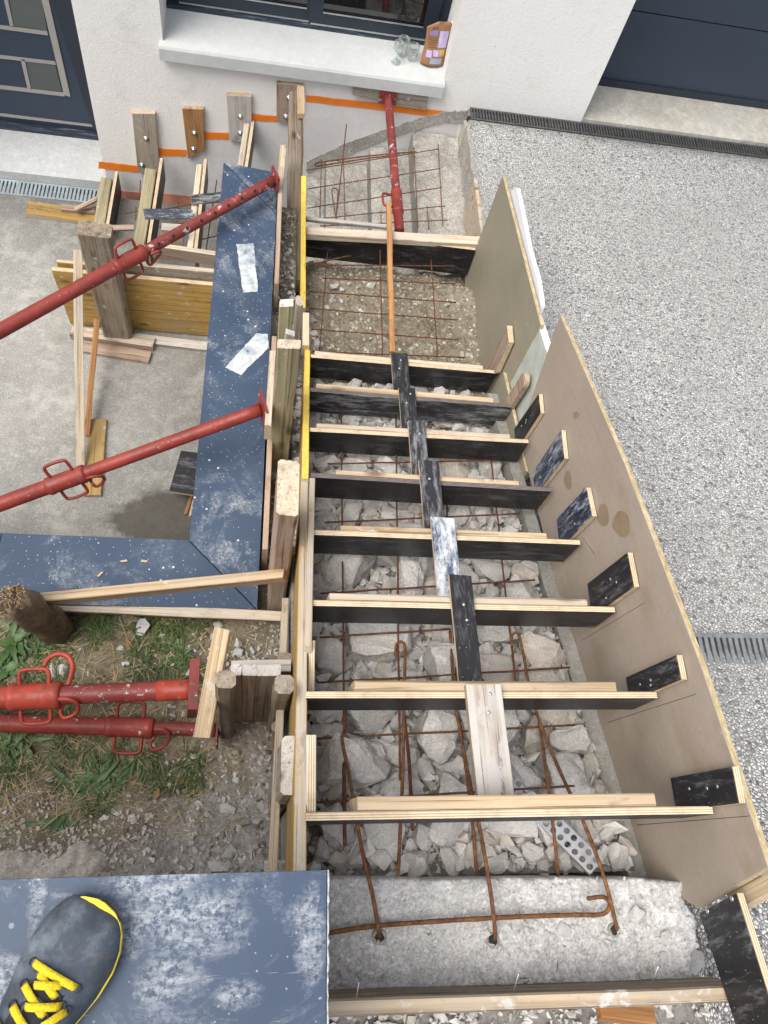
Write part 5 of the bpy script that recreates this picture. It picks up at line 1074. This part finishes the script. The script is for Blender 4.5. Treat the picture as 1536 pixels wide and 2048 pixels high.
for (u, v, s) in ((1130, 1860, .022), (1068, 1880, .014), (1335, 1872, .02), (1240, 1955, .02), (1400, 1915, .03), (1420, 1930, .045), (1390, 1925, .025), (1275, 1825, .03), (1290, 1845, .022), (1190, 1915, .012), (1330, 1915, .016), (1045, 1858, .014)):
    p = at(u, v, z=-1.92); p.z = (blz(p.x, p.y) if inside(p.x, p.y) else -2.0) + s * .2; put_rock('stone_chip', random.choice(WR + FL), p, s, next(L3), 'stone', 'loose stones on the concrete block')

# mortar crust on the earth by the foreground slab
def f_m():
    x, y = ru(-1.0, -.42 - .2 * rnd()), -.04 + .1 * rnd(); return V((x, y, dz_(x, y) + .006))
def crz(x, y):
    e = max(0, min(1, (-.40 - x + .09 * noise.noise(V((x * 9, y * 9, 4)))) / .05)) * max(0, min(1, (.075 - y + .05 * noise.noise(V((x * 11, 2, 1)))) / .03)); p = V((x * 16, y * 16, 7))
    return dz_(x, y) - .01 + e * (.028 + .012 * noise.noise(p) + .008 * noise.noise(p * 2.7) + .005 * noise.noise(p * 7))
tag(grid('mortar_crust', -1.3, -.30, -.12, .16, 170, 48, crz, CRUST, kind=None), 'beige crust of spilled mortar on the earth along the foreground slab', 'mortar crust')
debris('mortar_lumps', 700, f_m, [CRUST], smin=.003, smax=.02, power=2.2)
def f_pg():
    x, y = ru(-1.1, -.28), ru(.02, .26)
    return V((x, y, dz_(x, y) + .002)) if gm_(x, y) > -.05 else None
def gm_(x, y): return noise.noise(V((x * 6, y * 6, 21)))
debris('pale_grit', 1800, f_pg, [CRUST, CRUST, CHUNK3], smin=.002, smax=.012, power=2.4)

# ------------------------------------------------------------------ grass and weeds
def blades(name, n, fn, mat, lmin, lmax, wd, flat_=0.5, tags='stuff'):
    vs, fs = [], []
    for _ in range(n):
        p = fn()
        if p is None: continue
        L = ru(lmin, lmax); q = ru(0, 6.28); d = V((math.cos(q), math.sin(q), 0)); sdv = V((-d.y, d.x, 0)) * wd * ru(.6, 1.2); up = ru(.15, 1.2) * (1 - flat_) + .06; k = len(vs)
        p1 = p + d * L * .45 + V((0, 0, L * up * .6)); p2 = p + d * L + V((0, 0, L * up * .45))
        vs += [p - sdv * .6, p + sdv * .6, p1 - sdv, p1 + sdv, p2]; fs += [(k, k + 1, k + 3, k + 2), (k + 2, k + 3, k + 4)]
    o = build(name, vs, fs, mat, None, M.Identity(4)); tag(o, None, None, None, tags); return o
def gmask(x, y): return noise.noise(V((x * 5, y * 5, 8))) + .5 * noise.noise(V((x * 14, y * 14, 3)))
def f_gr():
    x, y = ru(-2.2, -.02), ru(.12, .86)
    e = (y - .3) * 1.2 - .25 * (x + .5)
    if gmask(x, y) + .55 * e < .16 + (.35 if x > -.15 else 0): return None
    return V((x, y, dz_(x, y)))
blades('grass', 24000, f_gr, GRASS, .02, .075, .0019, .5)
def f_st():
    x, y = ru(-2.2, .0), ru(.1, .86)
    if gmask(x + 3, y) < -.2: return None
    return V((x, y, dz_(x, y) + .003))
blades('dry_grass', 5500, f_st, STRAW, .025, .11, .0014, .93)
def leaf_geo(base, d, L, wdt, lift, droop):
    d = d.normalized(); s = V((-d.y, d.x, 0)); vs, fs = [], []; n = 6; curl = ru(-.45, .45)
    for i in range(n + 1):
        f = i / n; w_ = wdt * math.sin(math.pi * min(.98, f * .85 + .12)) * (1.25 if i % 2 else .85); c = base + d * L * f + s * (curl * L * f * f) + V((0, 0, L * (lift * f - droop * f * f)))
        vs += [c - s * w_ + V((0, 0, w_ * .35)), c, c + s * w_ + V((0, 0, w_ * .35))]
    for i in range(n):
        a = 3 * i; fs += [(a, a + 1, a + 4, a + 3), (a + 1, a + 2, a + 5, a + 4)]
    return vs, fs
def weed(label, u, v, nl, L, wdt, spread=(0, 6.28), lift=.6):
    p = at(u, v, z=GRASSZ); p.z = dz_(p.x, p.y); t = thing('weed', label, 'weed', p, 'weeds in the earth')
    for i in range(nl):
        q = spread[0] + (spread[1] - spread[0]) * rnd(); vs, fs = leaf_geo(p + V((ru(-.02, .02), ru(-.02, .02), 0)), V((math.cos(q), math.sin(q), 0)), L * ru(.4, 1.15), wdt * ru(.55, 1.15), lift * ru(.5, 1.2), lift * ru(.4, .9)); build('leaf', vs, fs, LEAF, t, smooth=True)
weed('bushy leafy weed below the broken log at the left edge', 30, 1285, 22, .085, .014); weed('leafy weed further down the left edge', 8, 1340, 16, .08, .015); weed('small weed left of the broken log foot', 78, 1300, 12, .06, .011)
weed('green weed growing by the lower brace', 200, 1245, 14, .08, .01); weed('tiny weed between coping and lower brace', 211, 1203, 7, .03, .006); weed('weed under the broken log base', 140, 1255, 10, .06, .009)
weed('large narrow leaved weed spreading on the grey earth', 175, 1580, 20, .14, .011, lift=.35); weed('narrow leaved weed below the lower prop handle', 210, 1560, 16, .11, .008, lift=.4); weed('long toothed leaf weed reaching toward the foreground slab', 130, 1640, 9, .15, .011, (3.4, 5.6), .25)
weed('weed leaves beside the lower prop at the left', 45, 1480, 9, .09, .012); weed('grassy weed tuft right of the lower prop handle', 280, 1520, 14, .09, .006, lift=.5); weed('weed tuft near the middle of the grass', 360, 1310, 14, .07, .005); weed('single leaf weed near the dirt edge', 190, 1660, 4, .14, .011, (3.9, 5.0), .2)
weed('weed by the left edge under the thick prop', 12, 1500, 9, .09, .01)
for (u, v, lb) in ((370, 1548, 'brown dead leaf at the edge of the bare earth below the props'), (258, 1570, 'orange brown dead leaf in the middle of the lower grass'), (310, 1600, 'brown dead leaf low on the grey earth'), (205, 1620, 'brown dead leaf beside the long toothed weed'), (265, 1300, 'brown dead leaf above the thick red prop')):
    p = at(u, v, z=GRASSZ); p.z = dz_(p.x, p.y) + .004; q = ru(0, 6.28); vs, fs = leaf_geo(p, V((math.cos(q), math.sin(q), 0)), ru(.03, .05), .01, .3, .2); tag(build('dead_leaf', vs, fs, DEADL, smooth=True), lb, 'leaf', 'dead leaves on the earth')
# roots and grass at the gravel by the near plank
def f_n():
    x, y = ru(.55, .95), ru(-.5, -.19)
    if gmask(x, y) < .25: return None
    return V((x, y, -2.0 if y < -.28 else blz(x, y)))
blades('plank_weeds', 260, f_n, GRASS, .02, .05, .0012, .8)

# ------------------------------------------------------------------ things on the window sill
def sillz(y): return -2.872 + (y - 4.062) / .278 * .034
def glass(label, u, v, h, r, stem=False):
    p = at(u, v, z=-2.85); p.z = sillz(p.y) + .001; t = thing('drinking_glass', label, 'glass', p, 'glasses on the window sill')
    w_ = .0022
    if not stem: prf = [(r * .72, 0), (r * .76, .006), (r * .8, .012), (r * .9, h * .5), (r, h), (r - w_, h), (r * .9 - w_, h * .5), (r * .8 - w_, .016), (.001, .014)]
    else: prf = [(r * .95, 0), (r * .95, .003), (.006, .008), (.0045, h * .45), (r * .5, h * .52), (r, h * .7), (r * .85, h), (r * .85 - w_, h), (r - w_, h * .7), (r * .5, h * .55), (.001, h * .53)]
    lathe('bowl', prf, p, GLASS, t, 28); return t
glass('footed clear glass at the front of the sill group', 792, 122, .12, .03, True); glass('tall clear tumbler behind the footed glass', 803, 110, .1, .032); glass('clear tumbler next to the brown pouch', 823, 118, .085, .034)
def pouch():
    base = at(862, 121, z=-2.85); base.z = sillz(base.y); t = thing('drink_pouch', 'brown stand up pouch with purple prints and a white spout cap on the sill', 'pouch', base)
    ax_u = V((0, .13, 1)).normalized(); X = V((1, .12, 0)).normalized(); N3 = X.cross(ax_u).normalized()
    if N3.y > 0: N3 = -N3
    Wd, H = .145, .23; nx, nz = 12, 14; vs, fs = [], []
    def surf(i, j, s):
        a = i / nx * 2 - 1; b = j / nz; th = .034 * (1 - abs(a) ** 2.4) * (1 - b) ** .6 * (.55 + .45 * math.sin(math.pi * min(1, b * 1.6 + .25)))
        wv = .007 * noise.noise(V((a * 3.5, b * 6, s))); cut = max(0, (b - .72) / .28) * max(0, (a * s * 0 + (-a) - .0)) * .0
        yy = H * b - (.035 * max(0, -a - .1) if b > .6 else 0) * (b - .6) * 2.5
        return base + X * (a * Wd / 2 * (1 - .08 * math.sin(b * 3))) + ax_u * yy + N3 * s * (th + wv * (1 - abs(a)) + .0008) + N3 * .03
    for s in (1, -1):
        k = len(vs)
        for j in range(nz + 1):
            for i in range(nx + 1): vs.append(surf(i, j, s))
        for j in range(nz):
            for i in range(nx): a = k + j * (nx + 1) + i; fs.append((a, a + 1, a + nx + 2, a + nx + 1))
    K2 = (nx + 1) * (nz + 1)
    for i in range(nx): fs.append((i, i + 1, K2 + i + 1, K2 + i)); a = nz * (nx + 1) + i; fs.append((a, a + 1, K2 + a + 1, K2 + a))
    for j in range(nz): a = j * (nx + 1); fs.append((a, a + nx + 1, K2 + a + nx + 1, K2 + a)); a += nx; fs.append((a, a + nx + 1, K2 + a + nx + 1, K2 + a))
    fix_normals(build('pouch_body', vs, fs, POUCH, t, smooth=True))
    def pr(name, a0, a1, b0, b1, m_):
        vs, fs = [], []; n = 5
        for j in range(n + 1):
            for i in range(n + 1): vs.append(surf((a0 + (a1 - a0) * i / n + 1) / 2 * nx, (b0 + (b1 - b0) * j / n) * nz, 1) + N3 * .0012)
        for j in range(n):
            for i in range(n): a = j * (n + 1) + i; fs.append((a, a + 1, a + n + 2, a + n + 1))
        build(name, vs, fs, m_, t, smooth=True)
    pr('print', -.72, -.05, .70, .82, PURPLE); pr('print', -.55, -.1, .84, .90, PRINTD); pr('print', .12, .88, .42, .80, LILAC); pr('print', -.75, -.3, .2, .36, LILAC); pr('print', -.2, .25, .24, .38, LILAC); pr('print', -.35, .62, .06, .2, PRINTB); pr('print', .3, .8, .24, .38, PRINTY)
    for k in range(5): pr('print', -.72, .0 - .08 * (k % 2), .42 + k * .052, .435 + k * .052, PRINTD)
    c = base + X * Wd * .46 + ax_u * H * .97 + N3 * .03; lathe('cap', [(.009, 0), (.011, .004), (.011, .02), (.009, .022)], c, WHITEP, t, 14, (X + ax_u).normalized())
pouch()

# ------------------------------------------------------------------ the photographer's shoe
def shoe():
    toe, heel = at(197, 1800, z=SLABZ + .03), None
    d = V((.115, .145, 0)); d = (at(190, 1795, z=SLABZ) - at(15, 2090, z=SLABZ)); d.z = 0; d.normalize(); L = .30; s = V((d.y, -d.x, 0)); z0 = SLABZ + .002
    toe = at(196, 1796, z=SLABZ + .02); o = toe - d * L; o.z = z0
    t = thing('shoe', 'dark blue work shoe with yellow laces and yellow sole edge on the foreground slab', 'shoe', o)
    def wid(f, sd):   # outline: f 0 heel .. 1 toe; sd +1 outer (right)
        base = [(0, .022), (.04, .031), (.15, .037), (.35, .036), (.55, .047), (.68, .056), (.78, .058), (.86, .054), (.92, .046), (.96, .036), (.985, .024), (1.0, .005)]
        for (a, b), (c, e) in zip(base, base[1:]):
            if f <= c: r = b + (e - b) * (f - a) / (c - a); break
        return r * (1.0 if sd > 0 else .92)
    cl = lambda f: o + d * L * f + s * (.008 * math.sin(f * 2.6))
    n = 70
    fr_ = [.0 + (1 - (1 - i / n) ** 1.0) for i in range(n + 1)]; fr_ = [math.sin(f * math.pi / 2) ** 1.0 if False else (1 - math.cos(f * math.pi)) / 2 for f in fr_]
    def ringpts(f, z, grow): return [cl(f) + s * (wid(f, 1) + grow) + V((0, 0, z)), cl(f) - s * (wid(f, -1) + min(grow, 0) - .002) + V((0, 0, z))]
    def sole(name, za, zb, grow, m_):
        out = [ringpts(f, 0, grow)[0] for f in fr_] + [ringpts(f, 0, grow)[1] for f in reversed(fr_)]; out = [p + (d * .004 if 0 else V()) for p in out]
        m__ = len(out); vs = [p + V((0, 0, za + (.006 * max(0, (i if i <= n else 2 * n + 1 - i) / n - .75) * 4 if za > 0 else 0))) for i, p in enumerate(out)] + [p + V((0, 0, zb + .006 * max(0, (i if i <= n else 2 * n + 1 - i) / n - .75) * 4)) for i, p in enumerate(out)]
        fs = [tuple(range(m__)), tuple(range(2 * m__ - 1, m__ - 1, -1))] + [(i, (i + 1) % m__, (i + 1) % m__ + m__, i + m__) for i in range(m__)]
        return fix_normals(build(name, vs, fs, m_, t))
    sole('tread', 0, .016, .001, SOLED); sole('midsole', .016, .028, .004, SOLE)
    def hgt(f):
        base = [(0, .095), (.12, .1), (.3, .098), (.45, .09), (.6, .072), (.75, .058), (.88, .049), (.95, .038), (1.0, .018)]
        for (a, b), (c, e) in zip(base, base[1:]):
            if f <= c: return b + (e - b) * (f - a) / (c - a)
    m_ = 18; vs, fs = [], []
    for f in fr_:
        for k in range(m_ + 1):
            q = math.pi * k / m_; cx = math.cos(q); wdt = wid(f, cx); H = hgt(f) - .026; e = .62 if f > .5 else .5
            x = (abs(cx) ** .8) * (1 if cx >= 0 else -1) * wdt * (1 - .18 * math.sin(q) * (1 if f < .5 else .3)); z = .026 + H * math.sin(q) ** .75
            ff = 1 + .02 * noise.noise(V((f * 9, k * .35, 1))); crease = .0025 * math.exp(-((f - .62) / .016) ** 2) * math.sin(q) + .0022 * math.exp(-((f - .56 - .02 * cx) / .013) ** 2) * math.sin(q)
            vs.append(cl(f) + s * x * ff + V((0, 0, z * ff - crease)))
    for i in range(n):
        for k in range(m_):
            # leave the ankle opening free
            if fr_[i] < .30 and 5 <= k < 13: continue
            a = i * (m_ + 1) + k; fs.append((a, a + 1, a + m_ + 2, a + m_ + 1))
    up = build('upper', vs, fs, SHOE, t, smooth=True); up.modifiers.new('thickness', 'SOLIDIFY').thickness = .003
    # toe cap seam and vamp overlay
    def surfp(f, q, lift=.001):
        cx = math.cos(q); H = hgt(f) - .026; x = (abs(cx) ** .8) * (1 if cx >= 0 else -1) * wid(f, cx) * (1 - .18 * math.sin(q) * (1 if f < .5 else .3)); z = .026 + H * math.sin(q) ** .75; return cl(f) + s * x + V((0, 0, z + lift))
    tube('vamp_seam', [surfp(.70 - .10 * (abs(q / math.pi - .5) * 2) ** 2.0, q, .0006) for q in [math.pi * (.16 + .68 * i / 20) for i in range(21)]], .0019, TONGUE, up, 6)
    tube('side_seam', [surfp(.66 - .5 * i / 16, math.pi * (.13 + .05 * i / 16), .0005) for i in range(17)], .0009, TRIM, up, 5)
    # tongue
    vs, fs = [], []
    for j in range(13):
        f = .68 - .42 * j / 12
        for i in range(7): vs.append(surfp(f, math.pi * (.5 + (i - 3) / 3 * (.13 + .05 * j / 12)), .0025 + .012 * (j / 12) ** 3))
    for j in range(12):
        for i in range(6): a = j * 7 + i; fs.append((a, a + 1, a + 8, a + 7))
    tg = build('tongue', vs, fs, TONGUE, t, smooth=True); tg.modifiers.new('thickness', 'SOLIDIFY').thickness = .003
    def lace(f0, q0, f1, q1, lift=.007):
        vs, fs = [], []; N4 = 10; wv = .0048
        pts = []
        for i in range(N4 + 1):
            h = i / N4; pts.append(surfp(f0 + (f1 - f0) * h, q0 + (q1 - q0) * h, lift * math.sin(math.pi * min(max(h, .04), .96)) ** .5 + .002))
        for i, p in enumerate(pts):
            tt = (pts[min(i + 1, N4)] - pts[max(i - 1, 0)]).normalized(); sdv = V((tt.y, -tt.x, 0)).normalized() * wv; vs += [p - sdv, p + V((0, 0, .0012)), p + sdv]
        for i in range(N4):
            a = 3 * i; fs += [(a, a + 1, a + 4, a + 3), (a + 1, a + 2, a + 5, a + 4)]
        o_ = build('lace', vs, fs, LACE, t, smooth=True); o_.modifiers.new('thickness', 'SOLIDIFY').thickness = .0018
    def on_shoe(u, v):
        z = SLABZ + .075
        for _ in range(4):
            p = at(u, v, z=z); f = max(.2, min(.98, (p - o).dot(d) / L)); x = (p - cl(f)).dot(s); wd_ = wid(f, x); c_ = min(.98, abs(x) / wd_) ** 1.25; z = z0 + .026 + (hgt(f) - .026) * (1 - c_ * c_) ** .375
        return p
    for (a, b, lf) in (((68, 1924), (154, 1976), .006), ((79, 1944), (113, 1996), .004), ((68, 1969), (127, 1970), .008), ((49, 1968), (89, 2034), .004), ((50, 2013), (124, 2012), .008), ((26, 2010), (52, 2056), .004), ((84, 2054), (135, 2021), .009), ((-8, 2040), (8, 2080), .004), ((-10, 2062), (70, 2075), .008)):
        vs, fs = [], []; N4 = 10; pts = []
        for i in range(N4 + 1):
            h = i / N4; pts.append(on_shoe(a[0] + (b[0] - a[0]) * h, a[1] + (b[1] - a[1]) * h) + V((0, 0, .0028 + lf * math.sin(math.pi * h) ** .6)))
        for e_ in (pts[0], pts[-1]): tube('eyelet', [e_ + V((.0048 * math.cos(q), .0048 * math.sin(q), -.001)) for q in [2 * math.pi * i / 12 for i in range(12)]], .0013, TONGUE, t, 6, closed=True)
        for i, p in enumerate(pts):
            tt = (pts[min(i + 1, N4)] - pts[max(i - 1, 0)]).normalized(); sdv = V((tt.y, -tt.x, 0)).normalized() * .0047; vs += [p - sdv, p + V((0, 0, .0012)), p + sdv]
        for i in range(N4):
            k = 3 * i; fs += [(k, k + 1, k + 4, k + 3), (k + 1, k + 2, k + 5, k + 4)]
        o_ = build('lace', vs, fs, LACE, t, smooth=True); o_.modifiers.new('thickness', 'SOLIDIFY').thickness = .0018
shoe()
